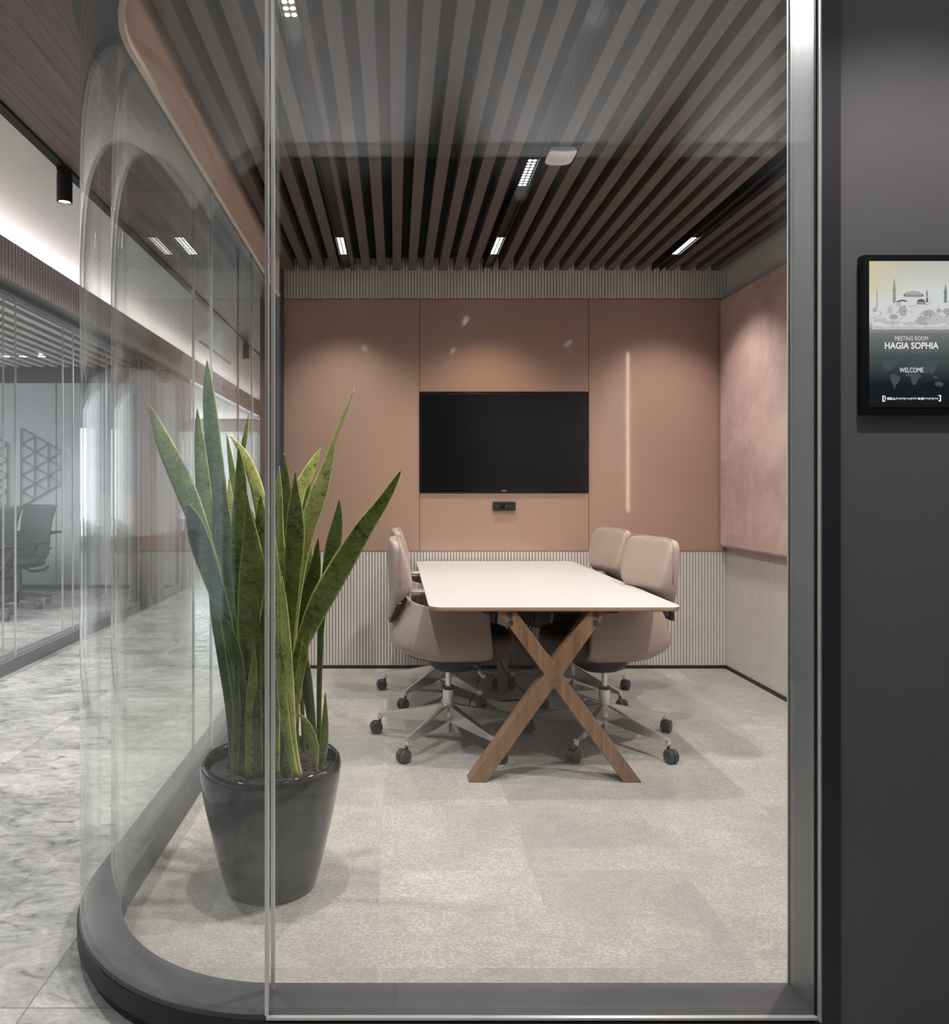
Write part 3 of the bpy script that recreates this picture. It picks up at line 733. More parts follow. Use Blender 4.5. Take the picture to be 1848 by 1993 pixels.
MB().box(-0.30, 0.30, -0.88, 0.86, 0.715, 0.742).build('under_frame', 'frame_black', r, bevel=0.003)
MB().box(-0.07, 0.07, -0.25, 0.45, 0.67, 0.715).build('cable_tray', 'frame_grey', r, bevel=0.004)
MB().box(-0.055, 0.005, 0.42, 0.46, 0.0, 0.67).build('cable_column', 'brushed', r, bevel=0.004)
# cables under the table
def wire(name, pts, rad, label, group='black cables under the table'):
    pts = [Vector(p) for p in pts]; out = []
    for i in range(len(pts)-1):
        p0, p1, p2, p3 = pts[max(i-1, 0)], pts[i], pts[i+1], pts[min(i+2, len(pts)-1)]
        for k in range(6):
            u = k/6; out.append(0.5*((2*p1)+(-p0+p2)*u+(2*p0-5*p1+4*p2-p3)*u*u+(-p0+3*p1-3*p2+p3)*u**3))
    out.append(pts[-1])
    o = MB().tube(out, rad, 6).build(name, 'cable_black', smooth=True); tag(o, label, 'cable', group)
wire('power_cable', [(0.60, 4.55, 0.55), (0.52, 4.50, 0.30), (0.50, 4.40, 0.16), (0.42, 4.25, 0.013), (0.52, 4.12, 0.013), (0.75, 4.10, 0.013), (0.98, 4.12, 0.014)], 0.0045, 'black cable lying across the carpet from the left chairs to the right', 'black cables under the table')
wire('power_cable', [(0.62, 4.50, 0.62), (0.60, 4.46, 0.40), (0.64, 4.44, 0.20), (0.78, 4.36, 0.05), (0.84, 4.30, 0.013), (0.74, 4.42, 0.013), (0.62, 4.40, 0.013)], 0.0045, 'black cable dropping beside the metal column and looping on the carpet', 'black cables under the table')
for k, (dx, dz, rr_) in enumerate(((0, 0, 0.085), (0.012, 0.01, 0.075), (-0.01, -0.012, 0.07), (0.02, 0.0, 0.095))):
    cpts = [Vector((0.70+dx+rr_*0.75*math.cos(a*PI/8), 4.20+0.01*k+0.02*math.sin(a), 0.545+dz+rr_*1.25*math.sin(a*PI/8))) for a in range(0, 17)]
    o = MB().tube(cpts, 0.0035, 6).build('coiled_cable', 'cable_black', smooth=True); tag(o, 'thin black cable coiled and hanging under the table', 'cable', 'coiled cables hanging under the table')

# ------------------------------------------------------------------ television, video bar, access point, ceiling tracks
r = empty('television', (0.7595, BW-0.008, 1.588)); tag(r, 'wide black television set into the lacquered wall panels', 'television')
w2, h2 = 0.588, 0.346
MB().box(-w2, w2, -0.012, 0.006, -h2, h2).build('bezel', 'black_gloss', r, bevel=0.002)
MB().box(-w2+0.010, w2-0.010, -0.0145, -0.012, -h2+0.022, h2-0.010).build('screen', 'screen_glass', r)
mb = MB().box(-w2+0.007, w2-0.007, -0.0150, -0.012, h2-0.0095, h2-0.0070).box(-w2+0.007, -w2+0.0095, -0.0150, -0.012, -h2+0.014, h2-0.008).box(w2-0.0095, w2-0.007, -0.0150, -0.012, -h2+0.014, h2-0.008).box(-w2+0.007, w2-0.007, -0.0150, -0.012, -h2+0.018, -h2+0.0205)
mb.build('screen_trim', 'track_black', r)
MB().box(-0.016, 0.016, -0.0135, -0.012, -h2+0.007, -h2+0.012).build('status_light', 'panel_edge', r)
r = empty('video_bar', (0.7595, BW-0.006, 1.143)); tag(r, 'small black rounded video camera below the television', 'camera')
mb = MB(); pr = rrect(0, 0, 0.158, 0.062, 0.010, 5)
mb.loft([[Vector((x, 0.004, z)) for x, z in pr], [Vector((x, -0.020, z)) for x, z in pr], [Vector((x*0.985, -0.024, z*0.96)) for x, z in pr]]); mb.build('body', 'black_plastic', r, smooth='auto')
MB().lathe([(0.019, 0), (0.019, 0.003), (0.014, 0.004), (0.008, 0.002), (0.0001, 0.002)], n=24, cap=False, mat=Matrix.Translation((-0.014, -0.024, 0)) @ Matrix.Rotation(PI/2, 4, 'X')).build('lens', 'black_gloss', r, smooth='auto')
MB().box(-0.070, -0.038, -0.0250, -0.0235, -0.0012, 0.0012).build('light_slot', 'seat_dark', r); MB().box(0.012, 0.055, -0.0250, -0.0235, -0.0012, 0.0012).build('light_slot', 'seat_dark', r)
MB().box(0.008, 0.0105, -0.0255, -0.0235, -0.009, 0.009).build('marker', 'frame_grey', r)

r = empty('wireless_access_point', (0.75, 3.38, ZC)); tag(r, 'white curved square wireless unit mounted on the ceiling slats', 'wireless unit')
mb = MB()
def pad(s, z, sag):
    l = []
    for k in range(40):
        a = 2*PI*k/40; cs, sn = math.cos(a), math.sin(a)
        x = s*0.062*math.copysign(abs(cs)**0.32, cs); y = s*0.072*math.copysign(abs(sn)**0.32, sn)
        l.append(Vector((x, y, z-0.008*(1-(x/0.062)**2)*sag)))
    return l
mb.loft([pad(0.90, 0.0, 0), pad(0.92, -0.010, 0), pad(1.0, -0.014, 0), pad(1.0, -0.018, 1), pad(0.9, -0.021, 1), pad(0.4, -0.023, 1)]); mb.build('cover', 'plastic_white', r, smooth='auto')
MB().box(-0.04, 0.04, -0.05, 0.05, -0.012, 0.002).build('mount', 'frame_grey', r)
def light_track(x, mods, label):
    r = empty('ceiling_light_channel', (x, 0, ZC)); tag(r, label, 'light track', 'black light channels between the ceiling slats')
    MB().box(-0.030, 0.030, 1.78, BW-0.012, 0.020, 0.06).box(-0.030, -0.026, 1.78, BW-0.012, -0.004, 0.02).box(0.026, 0.030, 1.78, BW-0.012, -0.004, 0.02).build('channel', 'track_black', r)
    for y0, y1 in mods:
        m = MB().box(-0.024, 0.024, y0, y1, 0.008, 0.0205).build('light_module', 'brushed', r)
        nn = int((y1-y0)/0.030); mb = MB()
        for k in range(nn):
            for sx in (-0.011, 0.011):
                mb.lathe([(0.0088, 0.0075), (0.0001, 0.0075)], cx=sx, cy=y0+0.015+k*(y1-y0-0.03)/max(1, nn-1), n=10, cap=False)
        mb.build('diodes', 'led', m)
light_track(TR[0], [(2.10, 2.42), (4.54, 4.87)], 'leftmost black light channel in the slatted ceiling')
light_track(TR[1], [(2.0, 2.3), (3.46, 3.77), (4.54, 4.87)], 'middle black light channel in the slatted ceiling, beside the white unit')
light_track(TR[2], [(2.4, 2.7), (4.54, 4.87)], 'rightmost black light channel in the slatted ceiling')
# bodies added for the extra uplights: bar behind viewer, ledge over office glass
r = empty('added_uplight_bar', (0.65, -2.87, 1.78)); tag(r, 'long black bar added unseen behind the viewer to hold the added uplights', 'wall light')
MB().box(-2.3, 2.3, -0.03, 0.08, -0.03, 0.01).build('housing', 'track_black', r, bevel=0.004)
struct(MB().box(OX-0.0, OX+0.075, -1.0, 14.2, 2.640, 2.662).build('trim_46', 'frame_grey'))  # ledge added to carry the added uplight strip

# ------------------------------------------------------------------ plant
PXc, PYc = -0.398, 2.39
r = empty('potted_snake_plant', (PXc, PYc, 0.009)); tag(r, 'tall green snake plant in a glossy black tapered pot', 'potted plant')
prof = [(0.100, 0.0), (0.138, 0.0), (0.146, 0.006), (0.150, 0.02), (0.176, 0.12), (0.199, 0.22), (0.216, 0.31), (0.2225, 0.36), (0.2225, 0.382), (0.218, 0.396), (0.211, 0.401), (0.205, 0.396), (0.203, 0.385), (0.200, 0.36)]
MB().lathe(prof, n=72, cap=False).lathe([(0.100, 0.0), (0.0001, 0.0)], n=72, cap=False).build('pot', 'pot_gloss', r, smooth='auto')
mb = MB(); rings = 14; loops = []
for k in range(rings+1):
    rr_ = 0.2015*(1-k/rings)+0.0005
    loops.append([Vector((rr_*math.cos(2*PI*j/48), rr_*math.sin(2*PI*j/48), 0.366+0.008*math.sin(9*rr_*20+j)*0.5+random.uniform(-0.004, 0.004))) for j in range(48)])
mb.loft(loops, cap=True); mb.build('soil', 'soil', r, smooth=True)
def leaf(pts, Y0, Y1, mat, tw=0.0, fold=0.25):
    # pts: (zoomed x, zoomed y, zoomed full width), base first; zoom is 2.264 about (270, 680)
    P = []; n0 = len(pts)
    for i, (zx, zy, w) in enumerate(pts):
        u = i/(n0-1); Y = Y0+(Y1-Y0)*u
        P.append((at(270+zx/2.264, 680+zy/2.264, Y), w*1.12/2.264*Y/F))
    fine_ = []
    for i in range(n0-1):
        g4 = [P[max(i-1, 0)], P[i], P[i+1], P[min(i+2, n0-1)]]
        for k in range(7):
            u = k/7
            def cr(a, b, c_, d): return 0.5*((2*b)+(-a+c_)*u+(2*a-5*b+4*c_-d)*u*u+(-a+3*b-3*c_+d)*u**3)
            fine_.append((cr(g4[0][0], g4[1][0], g4[2][0], g4[3][0]), max(0.0008, cr(g4[0][1], g4[1][1], g4[2][1], g4[3][1]))))
    fine_.append((P[-1][0], 0.0008))
    mb = MB(); uv = []; NX = 8; total = sum((b[0]-a[0]).length for a, b in zip(fine_[:-1], fine_[1:])); acc = 0
    loops = []
    for i, (p, w) in enumerate(fine_):
        d = (fine_[min(i+1, len(fine_)-1)][0]-fine_[max(i-1, 0)][0]).normalized()
        if i: acc += (p-fine_[i-1][0]).length
        side = d.cross(Vector((0, 1, 0))).normalized(); nrm = side.cross(d).normalized()
        a = tw*(0.4+0.6*acc/total)
        sd = side*math.cos(a)+nrm*math.sin(a); nm = nrm*math.cos(a)-side*math.sin(a)
        w2_ = w/2/max(0.35, math.cos(a)); row = []
        for j in range(NX+1):
            u = j/NX*2-1
            fl_ = fold*(1.6-1.2*min(1, acc/total*1.6))
            wob = 0.012*math.sin(acc*26+3*u)*w2_*4
            row.append(p+sd*(u*w2_)+nm*(fl_*w2_*(u*u)+wob*0.25)-Vector((PXc, PYc, 0.009)))
            uv.append((j/NX, acc))
        loops.append(row)
    mb.loft(loops, cap=False, closed=False); mb.uv = uv
    mb.build('leaf', mat, r, smooth=True, solid=0.0022)
D, Mi, Pa = 'leaf_dark', 'leaf_mid', 'leaf_pale'
LV = [
 ([(425, 1850, 26), (420, 1500, 34), (415, 1150, 52), (385, 850, 66), (345, 600, 74), (318, 320, 62), (306, 160, 40), (302, 48, 3)], 2.40, 2.46, D, 0.15),
 ([(445, 1870, 24), (425, 1500, 30), (370, 1150, 46), (290, 850, 62), (215, 640, 78), (130, 450, 66), (80, 330, 38), (38, 232, 3)], 2.36, 2.44, D, -0.3),
 ([(460, 1880, 24), (440, 1500, 32), (385, 1200, 50), (330, 1030, 76), (278, 880, 90), (245, 770, 74), (224, 700, 26), (218, 686, 4)], 2.28, 2.26, D, 0.3),
 ([(430, 1860, 22), (390, 1500, 28), (345, 1150, 40), (312, 880, 54), (288, 640, 58), (272, 450, 42), (262, 330, 22), (258, 262, 3)], 2.46, 2.40, Mi, -0.35),
 ([(470, 1860, 18), (450, 1300, 22), (440, 900, 26), (445, 640, 26), (458, 460, 24), (472, 370, 18), (486, 284, 2)], 2.50, 2.52, Mi, 0.4),
 ([(470, 1850, 18), (440, 1200, 30), (430, 800, 36), (420, 600, 34), (404, 480, 22), (388, 368, 2)], 2.52, 2.52, Pa, 0.3),
 ([(520, 1860, 20), (545, 1300, 34), (552, 900, 40), (532, 660, 48), (490, 520, 40), (450, 440, 26), (402, 380, 3)], 2.47, 2.42, Pa, -0.3),
 ([(480, 1860, 22), (462, 1300, 48), (440, 950, 62), (446, 720, 62), (450, 560, 44), (440, 430, 4)], 2.35, 2.36, Mi, 0.1),
 ([(590, 1870, 20), (620, 1300, 36), (652, 950, 50), (655, 750, 56), (648, 590, 36), (641, 458, 2)], 2.46, 2.46, D, -0.2),
 ([(600, 1870, 22), (628, 1300, 38), (625, 1000, 52), (612, 800, 50), (614, 640, 34), (620, 516, 2)], 2.40, 2.42, Mi, 0.25),
 ([(640, 1870, 24), (655, 1400, 40), (672, 1100, 58), (688, 850, 78), (690, 720, 64), (690, 630, 32), (691, 536, 2)], 2.30, 2.30, Mi, 0.1),
 ([(660, 1860, 18), (672, 1300, 30), (672, 900, 40), (700, 650, 50), (740, 560, 46), (775, 490, 30), (801, 438, 3)], 2.48, 2.50, Pa, -0.2),
 ([(640, 1860, 22), (660, 1400, 42), (690, 1050, 58), (742, 800, 62), (790, 640, 70), (836, 500, 40), (862, 400, 18), (905, 290, 14), (950, 178, 2)], 2.36, 2.36, Pa, 0.2),
 ([(660, 1870, 20), (682, 1500, 38), (715, 1320, 52), (800, 1120, 88), (890, 960, 90), (985, 800, 74), (1070, 680, 48), (1120, 600, 28), (1156, 534, 4)], 2.30, 2.24, Mi, -0.15),
 ([(795, 1840, 16), (796, 1500, 20), (806, 1200, 26), (832, 1000, 46), (858, 860, 60), (876, 760, 42), (886, 660, 2)], 2.44, 2.46, D, 0.1),
 ([(700, 1860, 18), (690, 1450, 26), (712, 1250, 44), (752, 1080, 66), (778, 960, 46), (792, 828, 2)], 2.36, 2.38, D, 0.2),
 ([(800, 1850, 16), (815, 1750, 34), (822, 1640, 26), (823, 1505, 2)], 2.32, 2.32, Mi, 0.2),
 ([(778, 1860, 14), (774, 1760, 36), (750, 1680, 38), (725, 1625, 18), (703, 1608, 2)], 2.26, 2.26, Mi, -0.2),
 ([(470, 1880, 26), (470, 1500, 44), (484, 1200, 90), (500, 1000, 108), (495, 850, 70), (482, 700, 20), (480, 640, 3)], 2.24, 2.26, Mi, 0.1),
 ([(492, 1895, 34), (492, 1650, 46), (500, 1480, 36), (508, 1380, 20), (509, 1298, 2)], 2.20, 2.20, Mi, 0.1),
 ([(540, 1890, 30), (548, 1500, 50), (552, 1150, 62), (545, 900, 66), (540, 740, 44), (538, 640, 4)], 2.26, 2.28, Mi, 0.0),
 ([(600, 1890, 34), (590, 1550, 56), (585, 1250, 60), (588, 1000, 56), (582, 820, 36), (575, 700, 3)], 2.22, 2.26, Mi, 0.1),
 ([(690, 1880, 26), (655, 1700, 32), (632, 1500, 38), (620, 1250, 44), (612, 1050, 34), (610, 900, 3)], 2.18, 2.22, Mi, -0.1),
 ([(708, 1878, 22), (680, 1720, 28), (665, 1500, 36), (650, 1300, 40), (640, 1120, 26), (632, 1000, 3)], 2.20, 2.20, Pa, 0.1),
 ([(415, 1840, 26), (400, 1600, 32), (365, 1350, 38), (340, 1200, 36), (318, 1080, 16), (310, 1040, 3)], 2.30, 2.34, D, 0.2),
 ([(450, 1880, 30), (455, 1600, 40), (440, 1380, 38), (412, 1260, 24), (388, 1190, 3)], 2.22, 2.22, D, -0.2),
 ([(420, 1870, 26), (432, 1600, 30), (432, 1480, 18), (440, 1400, 2)], 2.19, 2.19, D, 0.1),
 ([(560, 1885, 26), (570, 1650, 34), (600, 1420, 40), (625, 1260, 30), (640, 1100, 3)], 2.20, 2.24, D, 0.2),
 ([(770, 1700, 26), (752, 1560, 40), (735, 1420, 44), (722, 1330, 34), (705, 1200, 24), (690, 1080, 3)], 2.40, 2.42, D, 0.1),
 ([(730, 1830, 14), (722, 1600, 16), (712, 1450, 18), (705, 1300, 16), (700, 1150, 3)], 2.52, 2.52, D, 0.1),
 ([(745, 1790, 12), (748, 1600, 14), (735, 1450, 16), (720, 1300, 3)], 2.55, 2.52, D, 0.1),
 ([(425, 1850, 22), (400, 1400, 30), (372, 1100, 44), (362, 900, 48), (356, 720, 32), (342, 580, 3)], 2.42, 2.44, Mi, 0.2),
 ([(480, 1850, 22), (430, 1200, 44), (410, 850, 50), (405, 680, 28), (398, 565, 3)], 2.48, 2.50, Pa, 0.0),
 ([(530, 1890, 30), (520, 1600, 40), (520, 1350, 36), (522, 1180, 22), (520, 1100, 3)], 2.19, 2.22, D, 0.0),
 ([(700, 1560, 24), (722, 1250, 44), (735, 1000, 60), (742, 850, 42), (750, 760, 3)], 2.42, 2.44, Mi, 0.1),
 ([(640, 1885, 26), (700, 1500, 32), (735, 1300, 30), (745, 1180, 16), (750, 1120, 3)], 2.26, 2.30, Mi, 0.0),
 ([(690, 1850, 20), (700, 1300, 30), (718, 900, 40), (738, 690, 26), (757, 552, 2)], 2.52, 2.54, D, 0.0),
 ([(500, 1860, 24), (520, 1200, 34), (512, 850, 34), (496, 740, 26), (486, 690, 3)], 2.50, 2.50, D, 0.0),
 ([(620, 1880, 30), (660, 1500, 44), (640, 1200, 56), (610, 1000, 40), (600, 880, 3)], 2.33, 2.36, D, 0.0),
]
for pts, a, b, m, tw in LV: leaf(pts, a, b, m, tw)

# ------------------------------------------------------------------ room sign beside the glass
def sgn(zx, zy, Y=1.6262): return at(1660+zx/5.537, 480+zy/5.537, Y)
r = empty('room_display_sign', (1.14, 1.647, 1.61)); tag(r, 'black framed meeting room display with white lettering on the dark wall', 'sign')
R0 = Vector((1.14, 1.647, 1.61))
x0s, x1s = sgn(120, 0).x, sgn(1155, 0).x; z1s, z0s = sgn(0, 78).z, sgn(0, 1805).z
fr = rrect((x0s+x1s)/2, (z0s+z1s)/2, x1s-x0s, z1s-z0s, 0.005, 4)
MB().loft([[Vector((x, 1.647, z))-R0 for x, z in fr], [Vector((x, 1.632, z))-R0 for x, z in fr], [Vector((x*1+(1 if x < 1.14 else -1)*0.002, 1.628, z+(1 if z < 1.6 else -1)*0.002))-R0 for x, z in fr]]).build('housing', 'black_plastic', r, smooth='auto')
a_, b_ = sgn(187, 1730), sgn(1092, 155)
t = NT('screen_gradient'); sp = t.add('ShaderNodeSeparateXYZ'); t.link(t.pos(), sp.inputs[0])
mr = t.add('ShaderNodeMapRange'); mr.inputs[1].default_value = a_.z; mr.inputs[2].default_value = b_.z; t.link(sp.outputs[2], mr.inputs[0])
mx_ = t.add('ShaderNodeMapRange'); mx_.inputs[1].default_value = a_.x; mx_.inputs[2].default_value = b_.x; t.link(sp.outputs[0], mx_.inputs[0])
nz = t.noise(t.mapped(t.pos(), (10, 1, 30)), 1.6, 4)
base = t.ramp(mr.outputs[0], [(0.0, c(24, 26, 30)), (0.16, c(28, 32, 35)), (0.36, c(74, 82, 82)), (0.50, c(112, 114, 116)), (0.545, c(150, 150, 150)), (0.60, c(206, 208, 208)), (0.78, c(206, 210, 206)), (1.0, c(186, 184, 172))])
warm = t.math('MULTIPLY', t.ramp(mx_.outputs[0], [(0.0, (1, 1, 1, 1)), (0.55, (0, 0, 0, 1))]), t.ramp(mr.outputs[0], [(0.70, (0, 0, 0, 1)), (0.82, (0.8, 0.8, 0.8, 1))]))
warm = t.math('MULTIPLY', warm, t.math('ADD', 0.5, nz))
cc = t.mix(warm, base, c(206, 196, 160))
em = t.add('ShaderNodeEmission'); t.link(cc, em.inputs[0]); em.inputs[1].default_value = 1.0; t.link(em.outputs[0], t.o.inputs[0]); M['screen_gradient'] = t.m
MB().box(a_.x-R0.x, b_.x-R0.x, 1.6268-R0.y, 1.6285-R0.y, a_.z-R0.z, b_.z-R0.z).build('screen', 'screen_gradient', r)
def flat(name, col, polys, dy, strength=1.0):
    k = 'ink_%d' % len(M); emis(k, col, strength); mb = MB()
    for poly in polys:
        mb.loft([[sgn(x, y, 1.6268)+Vector((0, -dy, 0))-R0 for x, y in poly], [sgn(x, y, 1.6268)+Vector((0, -dy+0.00012, 0))-R0 for x, y in poly]])
    return mb.build(name, k, r)
def minaret(x, w, base, top, gy):
    h = base-top
    return [(x-w*0.55, base), (x-w*0.5, gy+12), (x-w*0.72, gy+6), (x-w*0.72, gy-4), (x-w*0.42, gy-8), (x-w*0.38, top+h*0.28), (x, top), (x+w*0.38, top+h*0.28), (x+w*0.42, gy-8), (x+w*0.72, gy-4), (x+w*0.72, gy+6), (x+w*0.5, gy+12), (x+w*0.55, base)]
flat('minaret', c(150, 146, 136), [minaret(450, 30, 610, 335, 465)], 0.0003)
flat('minaret', c(170, 166, 156), [minaret(264, 14, 660, 420, 520)], 0.0003)
flat('minaret', c(130, 130, 128), [minaret(802, 17, 560, 460, 508)], 0.0003)
flat('minaret', c(128, 128, 128), [minaret(1002, 30, 625, 400, 492)], 0.0003)
hill = [(212, 890), (212, 660), (245, 655), (250, 700), (300, 690), (310, 650), (380, 640), (430, 606), (468, 604), (470, 590), (520, 570), (548, 560), (550, 540), (765, 540), (800, 545), (848, 536), (860, 600), (880, 630), (950, 640), (1000, 600), (1092, 640), (1092, 890)]
flat('mosque_building', c(206, 206, 206), [hill], 0.00045)
dome = [(548, 536)]+[(656+106*math.cos(a), 522-44*math.sin(a)) for a in [PI-PI*k/14 for k in range(15)]]+[(765, 536)]
flat('dome', c(168, 168, 162), [dome, [(657, 484), (659, 452), (662, 484)]], 0.0006)
flat('dome_drum', c(104, 104, 102), [[(548, 522), (560, 512), (570, 520), (745, 520), (752, 512), (766, 522), (764, 536), (740, 542), (570, 542), (550, 536)]], 0.00075)
flat('dome_windows', c(190, 190, 186), [[(568+18*k, 524), (576+18*k, 524), (576+18*k, 538), (568+18*k, 538)] for k in range(10)], 0.0009)
flat('great_arch', c(96, 96, 98), [[(694, 622)]+[(738-44*math.cos(a), 600-36*math.sin(a)) for a in [PI*k/10 for k in range(11)]]+[(782, 622)], [(470, 600), (475, 586), (540, 570), (586, 585), (590, 600), (540, 588), (500, 596)], [(790, 600), (795, 552), (812, 548), (815, 600)]], 0.0006)
flat('arch_windows', c(178, 178, 178), [[(704+14*k, 596), (712+14*k, 596), (712+14*k, 616), (704+14*k, 616)] for k in range(5)], 0.00075)
random.seed(3)
def blob(cx_, cy_, rx, ry, n=22): return [(cx_+rx*(0.8+0.3*random.random())*math.cos(2*PI*k/n), cy_+ry*(0.8+0.3*random.random())*math.sin(2*PI*k/n)) for k in range(n)]
flat('garden_trees', c(166, 166, 167), [blob(445, 760, 50, 30), blob(540, 690, 50, 60), blob(240, 680, 26, 26), blob(820, 720, 70, 42), blob(930, 690, 28, 24), blob(760, 800, 90, 50), blob(1020, 700, 50, 36)], 0.0006)
flat('garden_shrubs', c(186, 186, 187), [blob(240+62*k, 868+6*(k%3), 44, 16) for k in range(14)]+[blob(300, 790, 80, 26), blob(420, 820, 100, 26), blob(900, 790, 130, 50), blob(620, 830, 90, 22), blob(1030, 790, 60, 60)], 0.00075)
flat('tree_shadows', c(136, 136, 138), [blob(random.choice((445, 540, 820, 760, 930, 240, 1000))+random.uniform(-40, 40), random.uniform(690, 830), random.uniform(4, 11), random.uniform(3, 7), 9) for k in range(60)], 0.0009)
flat('stone_walls', c(182, 182, 183), [[(470, 604), (520, 590), (520, 640), (470, 650)], [(380, 650), (430, 640), (425, 720), (372, 724)], [(600, 640), (690, 632), (690, 645), (600, 652)], [(780, 622), (840, 604), (846, 618), (785, 640)], [(300, 700), (318, 700), (300, 760), (290, 760)], [(590, 700), (690, 700), (690, 706), (590, 706)], [(240, 744), (300, 744), (300, 752), (240, 752)]], 0.00055)
mapc = c(70, 78, 79)
flat('world_map', mapc, [
 [(285, 1225), (330, 1212), (420, 1215), (500, 1185), (590, 1190), (560, 1220), (500, 1245), (470, 1270), (440, 1310), (400, 1340), (375, 1330), (350, 1345), (390, 1365), (400, 1372), (360, 1350), (335, 1300), (325, 1245)],
 [(408, 1375), (450, 1372), (520, 1410), (500, 1460), (470, 1490), (450, 1545), (440, 1500), (410, 1430)],
 [(570, 1380), (590, 1355), (700, 1350), (745, 1400), (700, 1440), (690, 1480), (655, 1495), (630, 1440), (625, 1400), (580, 1395)],
 [(600, 1310), (590, 1270), (640, 1230), (740, 1215), (800, 1195), (880, 1210), (955, 1222), (950, 1240), (910, 1250), (920, 1290), (880, 1350), (850, 1380), (810, 1350), (790, 1375), (760, 1345), (700, 1335), (640, 1340)],
 [(880, 1490), (890, 1465), (940, 1450), (985, 1480), (960, 1510), (910, 1500)],
 [(860, 1400), (900, 1395), (920, 1425), (880, 1420)]], 0.0003)
def text(name, s, x0, x1, y0, y1, col, dy, strength=1.0, flip=False, bold=0.0):
    cu = bpy.data.curves.new(name, 'FONT'); cu.body = s; cu.size = 1; cu.offset = bold; cu.resolution_u = 3
    to = bpy.data.objects.new(name, cu); COL.objects.link(to); bpy.context.view_layer.update()
    me = bpy.data.meshes.new_from_object(to.evaluated_get(bpy.context.evaluated_depsgraph_get())); bpy.data.objects.remove(to)
    xs = [v.co.x for v in me.vertices]; yy = [v.co.y for v in me.vertices]
    ax, bx, ay, by = min(xs), max(xs), min(yy), max(yy); A = sgn(x0, y1, 1.6268); B = sgn(x1, y0, 1.6268)
    for v in me.vertices:
        u, w = (v.co.x-ax)/(bx-ax), (v.co.y-ay)/(by-ay)
        if flip: w = 1-w
        v.co = Vector((A.x+(B.x-A.x)*u, A.y-dy, A.z+(B.z-A.z)*w))-R0
    k = 'ink_%d' % len(M); emis(k, col, strength); me.materials.clear(); me.materials.append(M[k])
    o = bpy.data.objects.new(name, me); COL.objects.link(o); o.parent = r; return o
text('lettering', 'MEETING ROOM', 458, 812, 966, 1012, c(214, 214, 216), 0.0004)
text('lettering', 'HAGIA SOPHIA', 348, 928, 1030, 1103, c(232, 230, 216), 0.0004, 1.0, False, 0.022)
text('lettering_reflection', 'HAGIA SOPHIA', 348, 928, 1106, 1142, c(104, 108, 108), 0.0003, 1.0, True)
text('lettering', 'WELCOME', 505, 762, 1305, 1355, c(240, 240, 242), 0.0006)
text('lettering', 'integralgroupglobal', 470, 692, 1622, 1652, c(236, 236, 236), 0.0004)
text('lettering', 'integralgroup', 782, 925, 1622, 1652, c(236, 236, 236), 0.0004)
text('lettering', 'f', 345, 362, 1620, 1654, c(240, 240, 240), 0.0004, 1.0, False, 0.03)
flat('brackets', c(244, 244, 244), [[(322, 1606), (352, 1606), (352, 1616), (334, 1616), (334, 1660), (352, 1660), (352, 1671), (322, 1671)], [(954, 1600), (926, 1600), (926, 1610), (942, 1610), (942, 1656), (926, 1656), (926, 1668), (954, 1668)]], 0.0004)
def rnd(cx_, cy_, a): return [(cx_+a*math.cos(2*PI*k/16), cy_+a*math.sin(2*PI*k/16)) for k in range(16)]
flat('social_icons', c(238, 238, 238), [rnd(385, 1638, 14), [(402, 1625), (427, 1625), (427, 1652), (402, 1652)], [(435, 1650), (447, 1622), (455, 1640), (462, 1650)], rnd(716, 1638, 13), [(737, 1626), (763, 1626), (763, 1651), (737, 1651)], [(466, 1652), (472, 1624), (475, 1624), (469, 1652)], [(768, 1652), (774, 1624), (777, 1624), (771, 1652)]], 0.0004)
flat('icon_details', c(60, 62, 66), [rnd(385, 1638, 5), rnd(414, 1638, 6), rnd(716, 1638, 5), rnd(750, 1638, 6)], 0.0007)

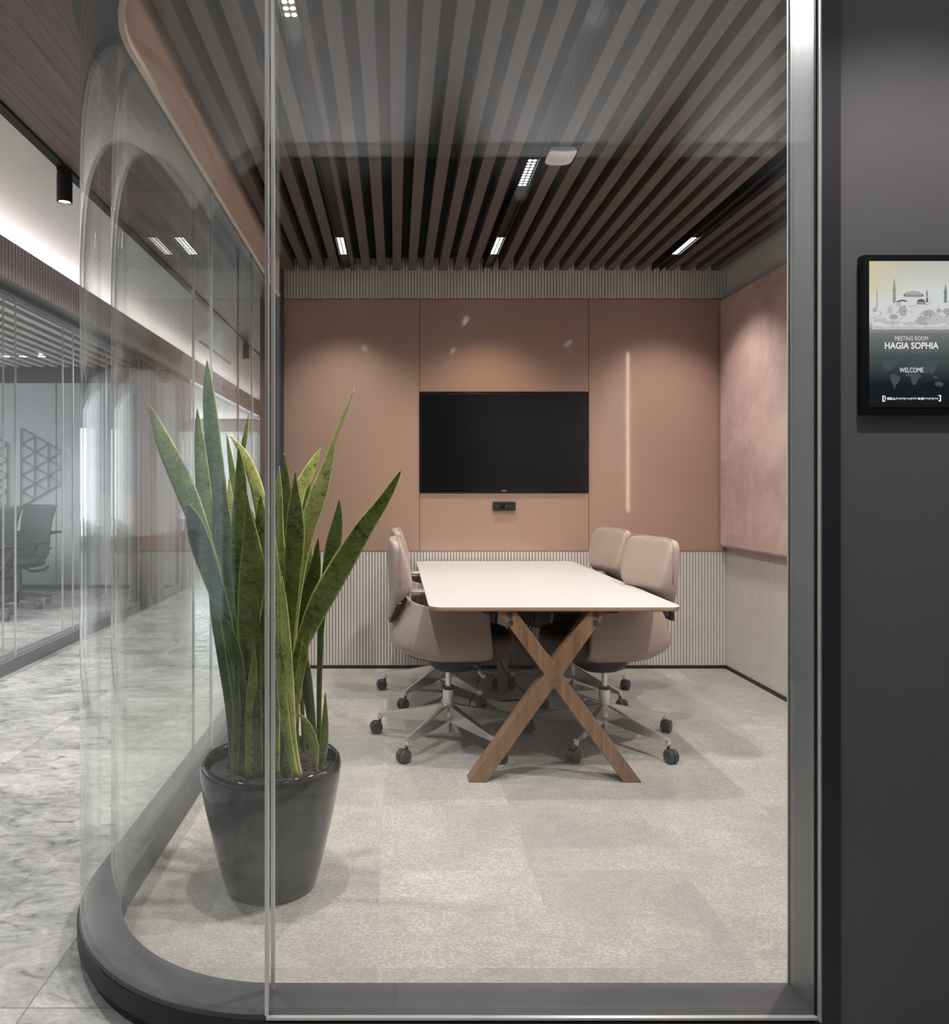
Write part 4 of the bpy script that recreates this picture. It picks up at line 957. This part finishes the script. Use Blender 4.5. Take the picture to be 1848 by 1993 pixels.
# ------------------------------------------------------------------ task chairs and desk in the glazed office
def task_chair():
    root = empty('office_chair')
    loops = []
    for z, x, hw in ((0.50, -0.20, 0.20), (0.56, -0.235, 0.215), (0.66, -0.245, 0.225), (0.80, -0.25, 0.232), (0.94, -0.275, 0.240), (1.05, -0.315, 0.250), (1.085, -0.335, 0.262)):
        loops.append([Vector((x+0.05*(y/0.23)**2, y, z)) for y in [hw*(k/5-1) for k in range(11)]])
    MB().loft(loops, cap=False, closed=False).build('backrest', 'office_mesh', root, smooth=True, solid=0.014)
    loops = []
    for z, g_ in ((0.43, 0.8), (0.445, 0.97), (0.48, 1.0), (0.495, 0.9), (0.498, 0.5)):
        loops.append([Vector((0.01+0.235*g_*math.copysign(abs(math.cos(2*PI*k/28))**0.6, math.cos(2*PI*k/28)), 0.235*g_*math.copysign(abs(math.sin(2*PI*k/28))**0.6, math.sin(2*PI*k/28)), z)) for k in range(28)])
    MB().loft(loops).build('seat', 'office_mesh', root, smooth=True)
    for s in (-1, 1):
        y = s*0.265
        MB().tube([(-0.17, s*0.24, 0.43), (-0.10, y, 0.40), (0.06, y, 0.40), (0.115, y, 0.43), (0.10, y, 0.50), (0.02, y, 0.62), (-0.02, y, 0.68)], 0.017, 8).build('arm', 'office_mesh', root, smooth=True)
        MB().tube([(-0.24, s*0.20, 0.62), (-0.10, s*0.235, 0.58), (0.03, y*0.97, 0.44)], 0.011, 8).build('side_brace', 'office_mesh', root, smooth=True)
        MB().box(-0.13, 0.12, y-0.045, y+0.045, 0.68, 0.705).build('armrest', 'office_mesh', root, bevel=0.01, seg=3)
    MB().lathe([(0.022, 0.17), (0.022, 0.30), (0.015, 0.30), (0.015, 0.40), (0.08, 0.405), (0.10, 0.435)], n=20).build('column', 'office_metal', root, smooth='auto')
    star_base(root, 0.33, 18, 0.165, 0.10, 'office_metal', 'office_metal', 1.2)
    return root
oc = task_chair(); oc.location = (-4.02, 7.95, 0); oc.rotation_euler = (0, 0, math.radians(-115)); tag(oc, 'dark mesh back office chair beyond the glass, nearer the corridor', 'chair', 'mesh office chairs in the glazed room')
o2 = copy_tree(oc); o2.location = (-4.02, 7.2, 0); o2.rotation_euler = (0, 0, math.radians(-105)); tag(o2, 'dark mesh back office chair at the left edge, behind the other one', 'chair')
r = empty('office_desk', (-4.93, 8.78, 0)); tag(r, 'dark desk in the glazed office behind the mesh chairs', 'desk')
MB().box(-1.1, 0.85, -0.35, 0.35, 0.72, 0.75).build('desktop', 'office_mesh', r, bevel=0.004)
for sx in (-1.0, 0.35):
    MB().box(sx-0.03, sx+0.03, -0.3, 0.3, 0.0, 0.72).build('leg', 'office_metal', r, bevel=0.004)
